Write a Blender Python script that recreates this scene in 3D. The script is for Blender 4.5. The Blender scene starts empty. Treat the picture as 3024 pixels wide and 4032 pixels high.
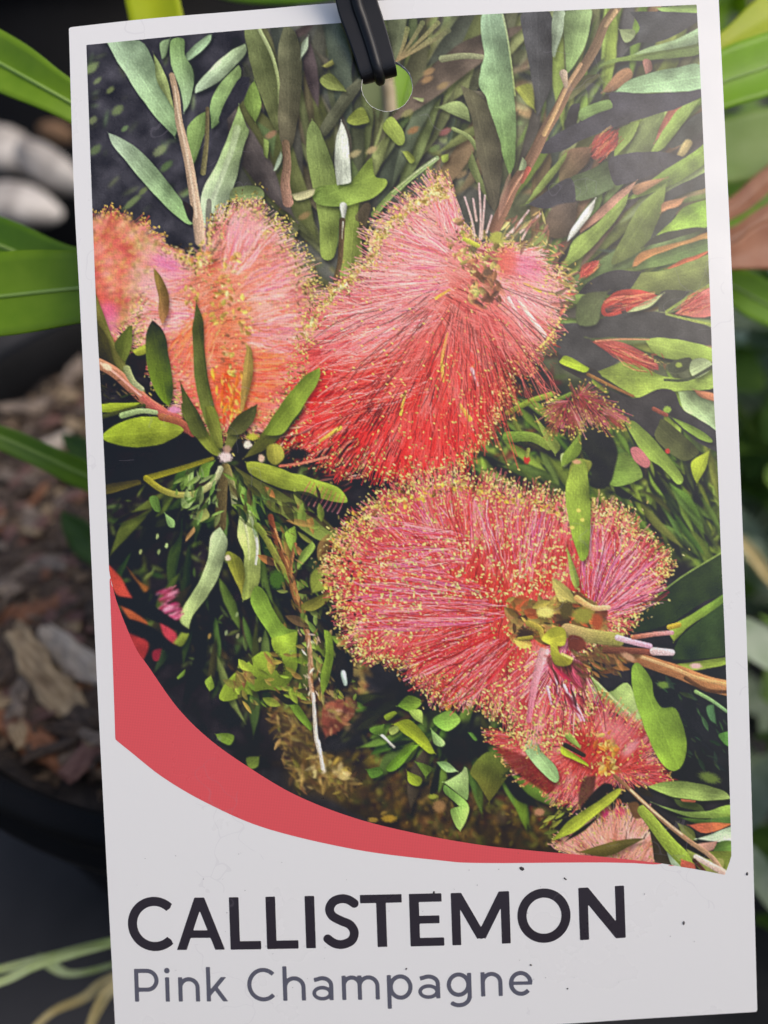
import bpy, bmesh, math, random
import numpy as np
from mathutils import Vector, Matrix

# ------------------------------------------------------------------ camera, sky, sun, exposure
sc = bpy.context.scene
col = sc.collection
PITCH = math.radians(42)
HF = math.radians(53)
KPX = 2 * math.tan(HF / 2) / 3024          # tangent per photo pixel
CAM_H = 0.245                              # camera above the ground
cam_d = bpy.data.cameras.new('camera'); cam = bpy.data.objects.new('camera', cam_d); col.objects.link(cam)
cam.location = (0, 0, CAM_H); cam.rotation_euler = (math.pi / 2 - PITCH, 0, 0)
cam_d.sensor_fit = 'HORIZONTAL'; cam_d.lens = 4.3; cam_d.sensor_width = 2 * 4.3 * math.tan(HF / 2)
cam_d.clip_start = 0.005; cam_d.clip_end = 100
cam_d.dof.use_dof = True; cam_d.dof.focus_distance = 0.0918; cam_d.dof.aperture_fstop = 1.75
sc.camera = cam
SUN_EL, SUN_AZ = math.radians(54), math.radians(106)     # azimuth clockwise from +Y
w = bpy.data.worlds.new('World'); sc.world = w; w.use_nodes = True
nt = w.node_tree; bgn = nt.nodes['Background']
sky = nt.nodes.new('ShaderNodeTexSky'); sky.sky_type = 'NISHITA'; sky.sun_disc = False
sky.sun_elevation = SUN_EL; sky.sun_rotation = SUN_AZ; sky.dust_density = 4.0; sky.ozone_density = 1.0
nt.links.new(sky.outputs[0], bgn.inputs[0]); bgn.inputs[1].default_value = 0.14
sun_d = bpy.data.lights.new('sun', 'SUN'); sun_d.energy = 1.0; sun_d.angle = math.radians(35); sun_d.color = (1, .94, .85)
sun = bpy.data.objects.new('sun', sun_d); col.objects.link(sun)
sdir = Vector((math.cos(SUN_EL) * math.sin(SUN_AZ), math.cos(SUN_EL) * math.cos(SUN_AZ), math.sin(SUN_EL)))
sun.rotation_euler = sdir.to_track_quat('Z', 'Y').to_euler()
sc.view_settings.view_transform = 'Standard'; sc.view_settings.look = 'None'
sc.view_settings.exposure = 0.12; sc.view_settings.gamma = 1.0
sc.cycles.use_denoising = True

# ------------------------------------------------------------------ measuring helpers
CAMM = Matrix.Translation(cam.location) @ cam.rotation_euler.to_matrix().to_4x4()
def cp(sx, sy, z):                          # point seen at photo pixel, z metres in front, camera frame
    return Vector(((sx - 1512) * KPX * z, -(sy - 2016) * KPX * z, -z))
def wp(sx, sy, z): return CAMM @ cp(sx, sy, z)
def on_plane(sx, sy, h):                    # where the sight line meets the level h
    d = wp(sx, sy, 1) - cam.location; t = (h - cam.location.z) / d.z
    return cam.location + d * t
rnd = random.Random(5); rs = np.random.RandomState(11)

# ------------------------------------------------------------------ materials
def srgb(c): return tuple(((v / 255) / 12.92 if v / 255 <= .04045 else ((v / 255 + .055) / 1.055) ** 2.4) for v in c)
def mat(name, c1, c2=None, rough=.5, scale=60, bump=0.0, spec=.5, trans=0.0, detail=4, stretch=None, coat=0):
    m = bpy.data.materials.new(name); m.use_nodes = True; n = m.node_tree; b = n.nodes['Principled BSDF']
    b.inputs['Roughness'].default_value = rough; b.inputs['Specular IOR Level'].default_value = spec
    b.inputs['Coat Weight'].default_value = coat
    tc = n.nodes.new('ShaderNodeTexCoord'); src = tc.outputs['Object']
    if stretch:
        mp = n.nodes.new('ShaderNodeMapping'); mp.inputs['Scale'].default_value = stretch; n.links.new(src, mp.inputs[0]); src = mp.outputs[0]
    nz = n.nodes.new('ShaderNodeTexNoise'); nz.inputs['Scale'].default_value = scale; nz.inputs['Detail'].default_value = detail
    n.links.new(src, nz.inputs['Vector'])
    cr = n.nodes.new('ShaderNodeValToRGB'); cr.color_ramp.elements[0].position = .35; cr.color_ramp.elements[1].position = .68
    cr.color_ramp.elements[0].color = (*c1, 1); cr.color_ramp.elements[1].color = (*(c2 or c1), 1)
    n.links.new(nz.outputs['Fac'], cr.inputs[0]); n.links.new(cr.outputs[0], b.inputs['Base Color'])
    if bump:
        bp = n.nodes.new('ShaderNodeBump'); bp.inputs['Strength'].default_value = bump; bp.inputs['Distance'].default_value = .0005
        n.links.new(nz.outputs['Fac'], bp.inputs['Height']); n.links.new(bp.outputs[0], b.inputs['Normal'])
    if trans:
        tl = n.nodes.new('ShaderNodeBsdfTranslucent'); n.links.new(cr.outputs[0], tl.inputs[0])
        mx = n.nodes.new('ShaderNodeMixShader'); mx.inputs[0].default_value = trans
        n.links.new(b.outputs[0], mx.inputs[1]); n.links.new(tl.outputs[0], mx.inputs[2])
        n.links.new(mx.outputs[0], n.nodes['Material Output'].inputs[0])
    return m

def mesh_obj(name, verts, faces, m, parent=None, smooth=True):
    me = bpy.data.meshes.new(name); me.from_pydata([tuple(v) for v in verts], [], faces); me.update()
    if smooth: me.polygons.foreach_set('use_smooth', [True] * len(me.polygons))
    o = bpy.data.objects.new(name, me); col.objects.link(o)
    if m: me.materials.append(m)
    if parent: o.parent = parent
    return o
def tag(o, label, cat, group=None, kind=None):
    if label: o['label'] = label
    if cat: o['category'] = cat
    if group: o['group'] = group
    if kind: o['kind'] = kind
    return o
def empty(name, loc=(0, 0, 0)):
    o = bpy.data.objects.new(name, None); col.objects.link(o); o.location = loc; o.empty_display_size = .01; return o

def tube(pts, radii, seg=10, cap=True):
    pts = [Vector(p) for p in pts]; V = []; F = []
    for i, p in enumerate(pts):
        t = (pts[min(i + 1, len(pts) - 1)] - pts[max(i - 1, 0)]).normalized()
        a = t.cross(Vector((0.3, .2, 1))).normalized(); b = t.cross(a)
        for j in range(seg):
            an = 2 * math.pi * j / seg; V.append(p + (a * math.cos(an) + b * math.sin(an)) * radii[i])
    for i in range(len(pts) - 1):
        for j in range(seg):
            F.append((i * seg + j, i * seg + (j + 1) % seg, (i + 1) * seg + (j + 1) % seg, (i + 1) * seg + j))
    if cap: F += [tuple(range(seg))[::-1], tuple((len(pts) - 1) * seg + j for j in range(seg))]
    return V, F
def catmull(pts, n=8, closed=False):
    P = [np.array(p, float) for p in pts]; out = []; N = len(P)
    rng = range(N if closed else N - 1)
    for i in rng:
        if closed: a, b, c, d = P[(i - 1) % N], P[i], P[(i + 1) % N], P[(i + 2) % N]
        else: a, b, c, d = P[max(i - 1, 0)], P[i], P[i + 1], P[min(i + 2, N - 1)]
        for j in range(n):
            t = j / n
            out.append(.5 * (2 * b + (c - a) * t + (2 * a - 5 * b + 4 * c - d) * t * t + (3 * b - a - 3 * c + d) * t ** 3))
    if not closed: out.append(P[-1])
    return np.array(out)

# ------------------------------------------------------------------ the ground and the pot
M_ground = mat('ground_mat', (.016, .016, .017), (.055, .052, .054), .9, 14, .4)
g = mesh_obj('ground', [(-6, -6, 0), (6, -6, 0), (6, 10, 0), (-6, 10, 0)], [(0, 1, 2, 3)], M_ground); g['kind'] = 'structure'
POT_C = Vector((-.021, .152, 0)); POT_R = .100; RIM_Z = CAM_H - .115; SOIL_Z = RIM_Z - .012
M_pot = mat('black_plastic', (.004, .004, .0045), (.007, .007, .008), .6, 40, .05, spec=.12)
def lathe(prof, seg=96):
    V = []; F = []
    for r, z in prof:
        for j in range(seg):
            a = 2 * math.pi * j / seg; V.append((r * math.cos(a), r * math.sin(a), z))
    for i in range(len(prof) - 1):
        for j in range(seg):
            F.append((i * seg + j, i * seg + (j + 1) % seg, (i + 1) * seg + (j + 1) % seg, (i + 1) * seg + j))
    return V, F
def make_pot(loc, R, H, label, soil_drop=.02):
    root = empty('plant_pot', (loc[0], loc[1], 0)); tag(root, label, 'plant pot', 'black plastic nursery pots')
    rb = R * .80
    V, F = lathe([(.001, .003), (rb, .0), (rb + .002, .004), (R - .004, H - .016), (R - .006, H - .017), (R - .007, H - .012), (rb - .001, .006), (.001, .006)])
    mesh_obj('pot_wall', V, F, M_pot, root)
    V, F = lathe([(R - .004, H - .0165), (R + .0005, H - .0155), (R + .001, H - .012), (R - .0005, H - .0105), (R, H - .004), (R + .0015, H - .002), (R + .0005, H), (R - .002, H + .0004), (R - .0035, H - .001), (R - .0055, H - .010), (R - .006, H - .016)])
    mesh_obj('rim', V, F, M_pot, root)
    return root
pot = make_pot(POT_C, POT_R, RIM_Z, 'black plastic pot holding the tagged plant and bark chips')
# potting mix: an uneven disc
def soil_z(x, y): return SOIL_Z + .0022 * math.sin(x * 190 + 1.3 * math.sin(y * 160)) * math.cos(y * 210 + x * 70) + .0012 * math.sin(x * 620 + y * 410)
V = [(0, 0, soil_z(0, 0))]; F = []; NR, NS = 46, 120
for i in range(1, NR + 1):
    r = (POT_R - .0065) * i / NR
    for j in range(NS):
        a = 2 * math.pi * j / NS; x, y = r * math.cos(a), r * math.sin(a); V.append((x, y, soil_z(x, y)))
for j in range(NS): F.append((0, 1 + j, 1 + (j + 1) % NS))
for i in range(NR - 1):
    for j in range(NS):
        a = 1 + i * NS; F.append((a + j, a + (j + 1) % NS, a + NS + (j + 1) % NS, a + NS + j))
M_soil = mat('potting_mix_mat', (.012, .009, .008), (.045, .033, .026), .95, 420, 1.0)
soil = mesh_obj('potting_mix', V, F, M_soil); soil.location = (POT_C.x, POT_C.y, 0); soil['kind'] = 'structure'

# ------------------------------------------------------------------ bark chips, one object each
def chip_mesh(seed, elong):
    """splintered flake of bark: a torn, layered slab with fibrous ends"""
    r_ = random.Random(seed); n = 9; V = []; F = []; rows = 7
    prof = [r_.uniform(.75, 1.1) for _ in range(rows + 1)]; bendy = r_.uniform(-.25, .25)
    for i in range(rows + 1):
        u = i / rows * 2 - 1; wd = (.62 - .22 * u * u) * prof[i]; th = .22 * r_.uniform(.7, 1.3) * (1 - .35 * abs(u) ** 3)
        for j in range(n):
            a = 2 * math.pi * j / n; c, s = math.cos(a), math.sin(a)
            end = r_.uniform(-.28, .28) if i in (0, rows) else r_.uniform(-.05, .05)
            V.append((elong * u + end, wd * (abs(c) ** .7) * (1 if c > 0 else -1) * r_.uniform(.85, 1.12) + bendy * u * u, th * s * r_.uniform(.6, 1.3) + .10 * math.sin(3 * u + seed)))
    for i in range(rows):
        for j in range(n): F.append((i * n + j, i * n + (j + 1) % n, (i + 1) * n + (j + 1) % n, (i + 1) * n + j))
    F += [tuple(range(n))[::-1], tuple(rows * n + j for j in range(n))]
    me = bpy.data.meshes.new('bark_chip'); me.from_pydata(V, [], F); me.update(); return me
chip_cols = {'dark brown': ((.035, .022, .015), (.13, .088, .062)), 'greyish brown': ((.12, .088, .066), (.36, .28, .215)),
             'orange brown': ((.16, .060, .028), (.34, .15, .075)), 'tan': ((.20, .13, .07), (.50, .37, .22)),
             'pale cream': ((.38, .31, .24), (.60, .50, .40)), 'pinkish brown': ((.13, .062, .050), (.24, .13, .105))}
chip_m = {k: mat('bark_' + k.replace(' ', '_'), a, b, .9, 1.1, 1.0, stretch=(1, 5, 5), detail=8) for k, (a, b) in chip_cols.items()}
chip_me = {(k, s): None for k in chip_cols for s in range(4)}
for (k, s) in list(chip_me):
    me = chip_mesh(hash((len(k), s)) & 255, 1.2 + .35 * s); me.materials.append(chip_m[k]); chip_me[(k, s)] = me
def chip(sx, sy, size, kind, ang, label=None, lift=.0015, s=None):
    p = on_plane(sx, sy, SOIL_Z + lift)
    if math.hypot(p.x - POT_C.x, p.y - POT_C.y) > POT_R - .009: return
    o = bpy.data.objects.new('bark_chip', chip_me[(kind, rnd.randrange(4) if s is None else s)]); col.objects.link(o)
    o.location = p; o.scale = (size * .66,) * 3; o.rotation_euler = (rnd.uniform(-.35, .35), rnd.uniform(-.35, .35), ang)
    tag(o, label or (kind + ' bark chip lying on the dark potting mix'), 'bark chip', None if label else 'small ' + kind + ' bark chips')
    return o
# the ones that can be told apart in the photograph
chip(110, 2900, .0075, 'orange brown', -.5, 'long orange brown bark chip in front of the grey ones', s=2)
chip(365, 2950, .0068, 'pinkish brown', 1.3, 'pinkish brown bark chip beside the red band of the tag', s=1)
chip(255, 3165, .0048, 'orange brown', .2, 'round orange brown bark chip touching the pot rim', lift=.009, s=0)
chip(375, 3215, .0040, 'pale cream', .3, 'pale cream stone wedged between pot rim and tag', lift=.010, s=0)
chip(190, 2690, .0085, 'tan', -.75, 'long tan bark chip pointing down towards the pot rim', lift=.005, s=3)
chip(40, 2745, .0085, 'tan', .15, 'broad tan bark chip half cut off beside the long tan one', s=1)
chip(290, 2590, .0075, 'pale cream', -.6, 'pale cream bark chip against the tag edge above the red band', lift=.004, s=2)
chip(205, 1750, .0062, 'pale cream', .5, 'pale cream bark chip just above the narrow green leaf', lift=.006, s=0)
chip(290, 1675, .0050, 'tan', -.8, 'tan bark chip touching the tag above the narrow leaf', lift=.005, s=1)
chip(60, 2010, .0085, 'greyish brown', -.6, 'long greyish brown bark chip below the narrow green leaf', s=3)
chip(270, 1960, .0065, 'pinkish brown', .1, 'pinkish brown bark chip under the narrow green leaf', s=1)
chip(120, 1600, .0100, 'greyish brown', .8, 'large greyish brown bark chip behind the narrow leaf', lift=.003, s=0)
chip(215, 1545, .0080, 'tan', -.7, 'tan bark chip in the shade of the broad leaf', s=2)
chip(20, 1500, .0060, 'pinkish brown', .3, 'pinkish brown bark chip under the broad leaf', s=0)
chip(285, 1470, .0060, 'greyish brown', 1.2, 'upright greyish brown bark chip beside the tag under the broad leaf', lift=.004, s=1)
chip(80, 2420, .0080, 'orange brown', .3, 'orange brown bark chip among dark ones right of the tan chip', s=1)
chip(50, 2260, .0085, 'greyish brown', 1.2, 'steeply set greyish brown bark chip between dark brown ones', s=3)
chip(190, 2500, .0075, 'pinkish brown', -.4, None, s=2)
kinds = ['dark brown'] * 9 + ['greyish brown'] * 4 + ['tan'] * 2 + ['pinkish brown'] * 2 + ['orange brown']
placed = 0
while placed < 260:
    sx, sy = rnd.uniform(-80, 430), rnd.uniform(1330, 3180)
    p = on_plane(sx, sy, SOIL_Z)
    if (p - Vector((POT_C.x, POT_C.y, SOIL_Z))).length > POT_R - .014: continue
    chip(sx, sy, rnd.uniform(.0020, .0060), rnd.choice(kinds), rnd.uniform(0, 6.28), lift=rnd.uniform(0, .003)); placed += 1

# fine bark crumbs all over the potting mix, too small to count
V = []; F = []
for _ in range(5200):
    r = (POT_R - .009) * math.sqrt(rnd.random()); a = rnd.uniform(0, 6.28); x, y = r * math.cos(a), r * math.sin(a); s = rnd.uniform(.0006, .0019); el = rnd.uniform(1, 2.6); k = len(V); an = rnd.uniform(0, 6.28); ca, sa = math.cos(an), math.sin(an); z = soil_z(x, y) + rnd.uniform(0, .0009)
    for ux, uy, uz in ((-el, -.6, -.3), (el, -.4, -.3), (el * .8, .6, -.2), (-el * .7, .5, -.3), (-el * .6, -.2, .5), (el * .5, .1, .55)):
        ux *= rnd.uniform(.7, 1.2); uy *= rnd.uniform(.7, 1.2); V.append((x + (ux * ca - uy * sa) * s, y + (ux * sa + uy * ca) * s, z + uz * s * rnd.uniform(.6, 1.5)))
    F += [(k, k + 1, k + 5, k + 4), (k + 1, k + 2, k + 5), (k + 2, k + 3, k + 4, k + 5), (k + 3, k, k + 4)]
M_crumb = mat('bark_crumb_mat', (.03, .02, .015), (.26, .18, .12), .95, 260, .3, detail=2)
crumbs = mesh_obj('bark_crumbs', V, F, M_crumb, None, False); crumbs.location = (POT_C.x, POT_C.y, 0)
tag(crumbs, 'fine brown bark crumbs covering the potting mix', 'mulch', kind='stuff')

# pale stones on the ground beyond the pot
M_stone = mat('pale_stone_mat', (.24, .21, .19), (.70, .65, .60), .85, 70, .8, detail=6)
M_stone2 = mat('grey_stone_mat', (.16, .14, .13), (.28, .25, .23), .85, 30, .3)
M_stone3 = mat('rust_stone_mat', (.28, .15, .08), (.42, .25, .14), .85, 30, .3)
def stone(sx, sy, z, ax, m, label, roll=0):
    bm = bmesh.new(); bmesh.ops.create_icosphere(bm, subdivisions=3, radius=1); q = random.Random(int(sx + sy)); a = [q.uniform(0, 6) for _ in range(4)]
    for v in bm.verts:
        c = v.co.copy(); v.co *= 1 + .10 * math.sin(2.3 * c.x + a[0]) + .09 * math.sin(3.1 * c.y + a[1]) + .06 * math.sin(4 * c.z + a[2])
        v.co = Vector((v.co.x * ax[0], v.co.y * ax[1], v.co.z * ax[2]))
    me = bpy.data.meshes.new('stone'); bm.to_mesh(me); bm.free(); me.polygons.foreach_set('use_smooth', [True] * len(me.polygons))
    me.materials.append(m); o = bpy.data.objects.new('stone', me); col.objects.link(o); o.location = wp(sx, sy, z)
    o.rotation_euler = (0, roll, .3); tag(o, label, 'stone'); return o

# second pot far behind, left
p2 = on_plane(60, -330, .02)

# ------------------------------------------------------------------ living plant with the tag
def leaf(parent, ctr, m, fold=.25, arch=0.0, seg=8, twist=0.0, name='leaf', rib=None):
    """ctr: (sx, sy, width_px, z) along the blade; built as a thin solid folded along its midrib"""
    P = catmull(ctr, 7); V = []; F = []; T = []
    pts = [wp(a, b, z) for a, b, _, z in P]
    camx = CAMM.to_3x3() @ Vector((0, 0, 1))
    for i, p in enumerate(pts):
        t = (pts[min(i + 1, len(pts) - 1)] - pts[max(i - 1, 0)]).normalized()
        n = (camx - t * camx.dot(t)).normalized(); s = t.cross(n).normalized()
        tw = twist; s2 = s * math.cos(tw) + n * math.sin(tw); n2 = n * math.cos(tw) - s * math.sin(tw)
        hw = max(P[i][2], 1) * .5 * KPX * P[i][3]
        for j in range(seg + 1):
            u = j / seg * 2 - 1
            off = -fold * hw * (1 - abs(u) ** 1.4) + arch * hw * u * u
            V.append(p + s2 * (u * hw) + n2 * off)
    k = seg + 1
    for i in range(len(pts) - 1):
        for j in range(seg): F.append((i * k + j, i * k + j + 1, (i + 1) * k + j + 1, (i + 1) * k + j))
    o = mesh_obj(name, V, F, m, parent)
    if rib:                                 # raised midrib
        R_ = []
        for i, p in enumerate(pts):
            t = (pts[min(i + 1, len(pts) - 1)] - pts[max(i - 1, 0)]).normalized(); n = (camx - t * camx.dot(t)).normalized(); hw = max(P[i][2], 1) * .5 * KPX * P[i][3]
            R_.append(p + n * (-fold * hw + .00022))
        RV, RF = tube(R_, [.00030] * len(R_), 6); mesh_obj('midrib', RV, RF, rib, o)
    md = o.modifiers.new('thickness', 'SOLIDIFY'); md.thickness = .00028; md.offset = 0
    return o
def leaf_mat(name, c, c2, tr=.3, rough=.42): return mat(name, c, c2, rough, 130, .35, trans=tr, detail=9)
LG = leaf_mat('leaf_green', (.11, .25, .004), (.17, .33, .010))
LB = leaf_mat('leaf_bright', (.18, .34, .006), (.27, .45, .02), .35)
LN = leaf_mat('leaf_green_sunlit', (.24, .48, .004), (.34, .62, .012), .45)  # lit copy of the leaf green: sunlit brightness put into the colour
LO = leaf_mat('leaf_soft_olive', (.26, .42, .06), (.36, .52, .12), .4)
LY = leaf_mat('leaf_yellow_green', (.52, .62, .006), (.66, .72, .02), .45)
LP = leaf_mat('leaf_pale_lit', (.34, .40, .17), (.46, .52, .26), .35, .55)  # leaf turned to the light; its paleness is that light, put into the colour
LR = leaf_mat('leaf_new_red', (.38, .13, .055), (.52, .22, .10), .35)
LD = leaf_mat('leaf_dark', (.03, .09, .008), (.05, .12, .012), .25)
plant = empty('potted_shrub', (POT_C.x + .01, POT_C.y, SOIL_Z))
tag(plant, 'green leafy shrub in the black pot, its tag tied in front', 'shrub')
M_stem = mat('shrub_stem', (.34, .26, .15), (.50, .41, .26), .7, 90, .3, stretch=(4, 4, 1))
PINV = plant.matrix_basis.inverted()
def adopt(o):                       # keep world place, become a part of the plant
    o.parent = plant; o.matrix_parent_inverse = Matrix.Translation(-Vector(plant.location)); return o
SZ = .128
stem_pts = [plant.location + Vector((0, 0, -.006)), wp(1620, 2200, .165), wp(1575, 1100, SZ + .004), wp(1534, 422, SZ), wp(1523, 313, SZ), wp(1500, -60, SZ), wp(1480, -500, SZ + .002)]
sp = catmull([tuple(p) for p in stem_pts], 6)
V, F = tube(sp, [.0024 - .0012 * min(1, i / 18) for i in range(len(sp))]); adopt(mesh_obj('stem', V, F, M_stem))
M_rib = mat('leaf_rib', (.22, .36, .06), (.30, .44, .10), .5, 60, .1)
def pl(ctr, m, **k): return adopt(leaf(None, ctr, m, rib=M_rib if m in (LB, LG, LN) else None, **k))
# left of the tag
pl([(-900, -330, 8, .118), (-400, 20, 190, .112), (0, 242, 222, .107), (275, 398, 150, .106), (800, 700, 90, .112), (1450, 900, 20, .124), (1570, 960, 12, .131)], LB, fold=.3)
pl([(-800, 700, 8, .125), (-300, 850, 170, .119), (0, 965, 215, .115), (300, 1072, 190, .114), (900, 1120, 90, .118), (1570, 1130, 12, .132)], LG, fold=.2)
pl([(-850, 1260, 8, .108), (-400, 1205, 250, .105), (0, 1158, 328, .103), (320, 1126, 284, .1025), (800, 1090, 200, .108), (1300, 1100, 60, .120), (1575, 1120, 12, .132)], LB, fold=.22)
pl([(-300, 1620, 8, .120), (0, 1722, 92, .125), (190, 1805, 100, .128), (345, 1876, 112, .131), (800, 2050, 90, .140), (1400, 2150, 30, .155), (1610, 2180, 14, .166)], LG, fold=.2)
pl([(240, 2015, 8, .150), (300, 2085, 105, .151), (420, 2180, 130, .153), (900, 2300, 90, .158), (1620, 2330, 12, .168)], LD, fold=.2)
pl([(245, 1712, 12, .152), (340, 1780, 110, .153), (600, 1900, 120, .155), (1100, 2050, 60, .160), (1612, 2120, 12, .166)], LD, fold=.2)
# above the tag and through its hole
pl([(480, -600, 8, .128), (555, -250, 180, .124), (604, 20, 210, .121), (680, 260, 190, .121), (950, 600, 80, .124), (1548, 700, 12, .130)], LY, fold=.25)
pl([(560, -150, 8, .150), (900, -75, 150, .140), (1250, -70, 175, .134), (1420, -40, 60, .130), (1503, -10, 12, .128)], LG, fold=.2)
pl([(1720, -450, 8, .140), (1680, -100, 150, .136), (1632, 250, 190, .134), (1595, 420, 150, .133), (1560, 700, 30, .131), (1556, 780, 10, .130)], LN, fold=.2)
pl([(1330, -350, 8, .142), (1390, -50, 150, .138), (1438, 260, 170, .135), (1462, 420, 150, .134), (1530, 720, 25, .132), (1556, 800, 10, .131)], LP, fold=.2)
# right of the tag
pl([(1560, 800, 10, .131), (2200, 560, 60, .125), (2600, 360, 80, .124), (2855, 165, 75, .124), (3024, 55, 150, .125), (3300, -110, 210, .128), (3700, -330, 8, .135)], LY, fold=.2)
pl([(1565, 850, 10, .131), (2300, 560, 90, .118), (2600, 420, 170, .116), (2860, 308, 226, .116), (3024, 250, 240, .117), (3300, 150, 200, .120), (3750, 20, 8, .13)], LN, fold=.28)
pl([(1570, 1000, 10, .131), (2400, 780, 60, .134), (2700, 880, 60, .136), (2890, 815, 78, .138), (3024, 705, 85, .140), (3300, 480, 60, .145), (3500, 300, 8, .15)], LR, fold=.2)
pl([(1572, 1040, 10, .132), (2400, 960, 70, .136), (2700, 990, 60, .136), (2895, 925, 66, .137), (3024, 848, 80, .138), (3400, 600, 8, .142)], LR, fold=.2)
pl([(1573, 1060, 10, .132), (2300, 1040, 90, .130), (2700, 1030, 90, .130), (2900, 1010, 105, .130), (3024, 968, 190, .131), (3300, 900, 210, .133), (3700, 780, 8, .14)], LR, fold=.15)
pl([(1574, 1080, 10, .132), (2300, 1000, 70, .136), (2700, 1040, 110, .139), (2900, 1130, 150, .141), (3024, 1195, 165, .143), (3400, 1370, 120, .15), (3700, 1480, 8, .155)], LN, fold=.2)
pl([(1560, 900, 10, .132), (2300, 720, 80, .140), (2700, 640, 190, .145), (2900, 590, 270, .148), (3100, 540, 260, .15), (3500, 420, 8, .155)], LO, fold=.15)
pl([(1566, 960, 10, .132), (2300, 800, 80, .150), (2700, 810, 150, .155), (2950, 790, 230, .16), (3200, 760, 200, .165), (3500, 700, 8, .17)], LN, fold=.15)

# ------------------------------------------------------------------ grey green plant behind, right
M_gg = leaf_mat('leaf_grey_green', (.28, .37, .22), (.54, .61, .46), .25, .7)
M_gd = leaf_mat('leaf_dark_green', (.08, .17, .015), (.20, .34, .04), .25, .6)
def bush(base, n, spread, hgt, m1, m2, name, label, cat, seed, lw=.006, ll=.035):
    q = random.Random(seed); root = empty(name, base); tag(root, label, cat)
    for s_ in range(5):
        a = q.uniform(0, 6.28); tip = Vector((math.cos(a) * spread * .5, math.sin(a) * spread * .5, hgt * q.uniform(.7, 1)))
        V, F = tube([Vector((0, 0, -.002)), tip * .5 + Vector((0, 0, .01)), tip], [.0018, .0013, .0006], 6); mesh_obj('stem', V, F, M_stem, root)
    meshes = []
    for k in range(5):
        L = ll * q.uniform(.7, 1.2); W = lw * q.uniform(.8, 1.2); V = []; F = []
        for i in range(7):
            u = i / 6; hw = W * math.sin(math.pi * min(1, u * .92 + .06)) ** .8
            for j in (-1, 0, 1): V.append((u * L, j * hw, -.25 * L * u * u - (.25 * hw if j == 0 else 0)))
        for i in range(6):
            for j in range(2): F.append((i * 3 + j, i * 3 + j + 1, i * 3 + j + 4, i * 3 + j + 3))
        me = bpy.data.meshes.new('leaf'); me.from_pydata(V, [], F); me.polygons.foreach_set('use_smooth', [True] * len(F)); me.materials.append(m1 if k < 3 else m2); meshes.append(me)
    for i in range(n):
        o = bpy.data.objects.new('leaf', q.choice(meshes)); col.objects.link(o); o.parent = root
        a = q.uniform(0, 6.28); r = spread * math.sqrt(q.random()); h = hgt * q.uniform(.05, 1)
        o.location = (r * math.cos(a), r * math.sin(a), h); o.rotation_euler = (q.uniform(-.6, .6), q.uniform(-1.1, .6), q.uniform(0, 6.28))
    return root
def gp(sx, sy): p = on_plane(sx, sy, 0); return (p.x, p.y, 0)
b1 = on_plane(2990, 2250, .0); b2 = on_plane(3010, 3300, .0)
bush((.158, .20, 0), 190, .058, .15, M_gg, M_gd, 'grey_leaved_plant', 'soft grey green plant growing beside the black pot', 'plant', 3, .0075, .03)
bush((.125, .085, 0), 140, .042, .12, M_gd, M_gg, 'low_green_plant', 'low dark green plant on the ground in front of the grey one', 'plant', 8, .005, .03)
bush((.26, .50, 0), 150, .12, .20, LB, M_gd, 'green_shrub', 'bright green shrub standing far behind the grey green plant', 'shrub', 12, .010, .05)
bush((.172, .275, 0), 190, .055, .13, M_gg, M_gg, 'grey_leaved_plant', 'pale grey green plant growing behind the other grey one', 'plant', 21, .008, .03)

# stones and the dark pot behind
make_pot((-.21, .62), .16, .20, 'empty black plastic pot standing behind the pale stones')
stone(70, 800, .36, (.019, .013, .0085), M_stone, 'largest pale stone between the two broad leaves', .3)
stone(205, 660, .37, (.018, .010, .0075), M_stone, 'smaller pale stone beside the tag edge', .75)
stone(-10, 600, .42, (.019, .014, .012), M_stone, 'pale stone partly hidden by the topmost broad leaf', .2)
stone(230, 470, .45, (.024, .014, .013), M_stone3, 'rusty brown stone behind the pale stones', .4)
stone(60, 130, .50, (.028, .022, .022), M_stone2, 'grey brown stone in front of the empty pot', 0)

# straw and grass at the foot of the pot
M_straw = mat('straw_mat', (.42, .32, .12), (.62, .50, .24), .7, 200, .2)
M_blade = mat('grass_blade_mat', (.48, .58, .20), (.74, .80, .46), .5, 120, .1, trans=.2)
def blade(ctr, m, label, cat='grass'):
    o = leaf(None, ctr, m, fold=.5, name='grass_blade'); tag(o, label, cat); return o
blade([(-300, 3880, 10, .129), (0, 3818, 31, .129), (200, 3770, 36, .129), (440, 3708, 31, .129), (900, 3610, 21, .133), (1300, 3560, 5, .137)], M_blade, 'upper pale green grass blade crossing in front of the pot')
blade([(-300, 3960, 10, .126), (0, 3868, 30, .126), (150, 3800, 33, .126), (430, 3722, 21, .129), (800, 3640, 5, .137)], M_blade, 'lower pale green grass blade that meets the upper one')
blade([(60, 4120, 14, .141), (200, 3990, 28, .141), (330, 3930, 36, .141), (440, 3850, 33, .141), (800, 3700, 7, .146)], M_straw, 'dry straw stalk lying below the grass blades')
blade([(330, 4100, 21, .137), (390, 3960, 43, .137), (450, 3880, 43, .137), (700, 3650, 7, .141)], M_straw, 'thick dry straw stalk next to the tag')
blade([(150, 3760, 5, .146), (200, 3800, 43, .146), (280, 3835, 25, .146), (440, 3800, 17, .146), (700, 3700, 5, .147)], M_blade, 'short curled grass blade under the long ones')
blade([(2820, 2060, 10, .20), (2935, 2150, 40, .20), (3024, 2265, 44, .20), (3150, 2420, 10, .2)], M_straw, 'dry straw stalk leaning over the grey green plant')

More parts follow.
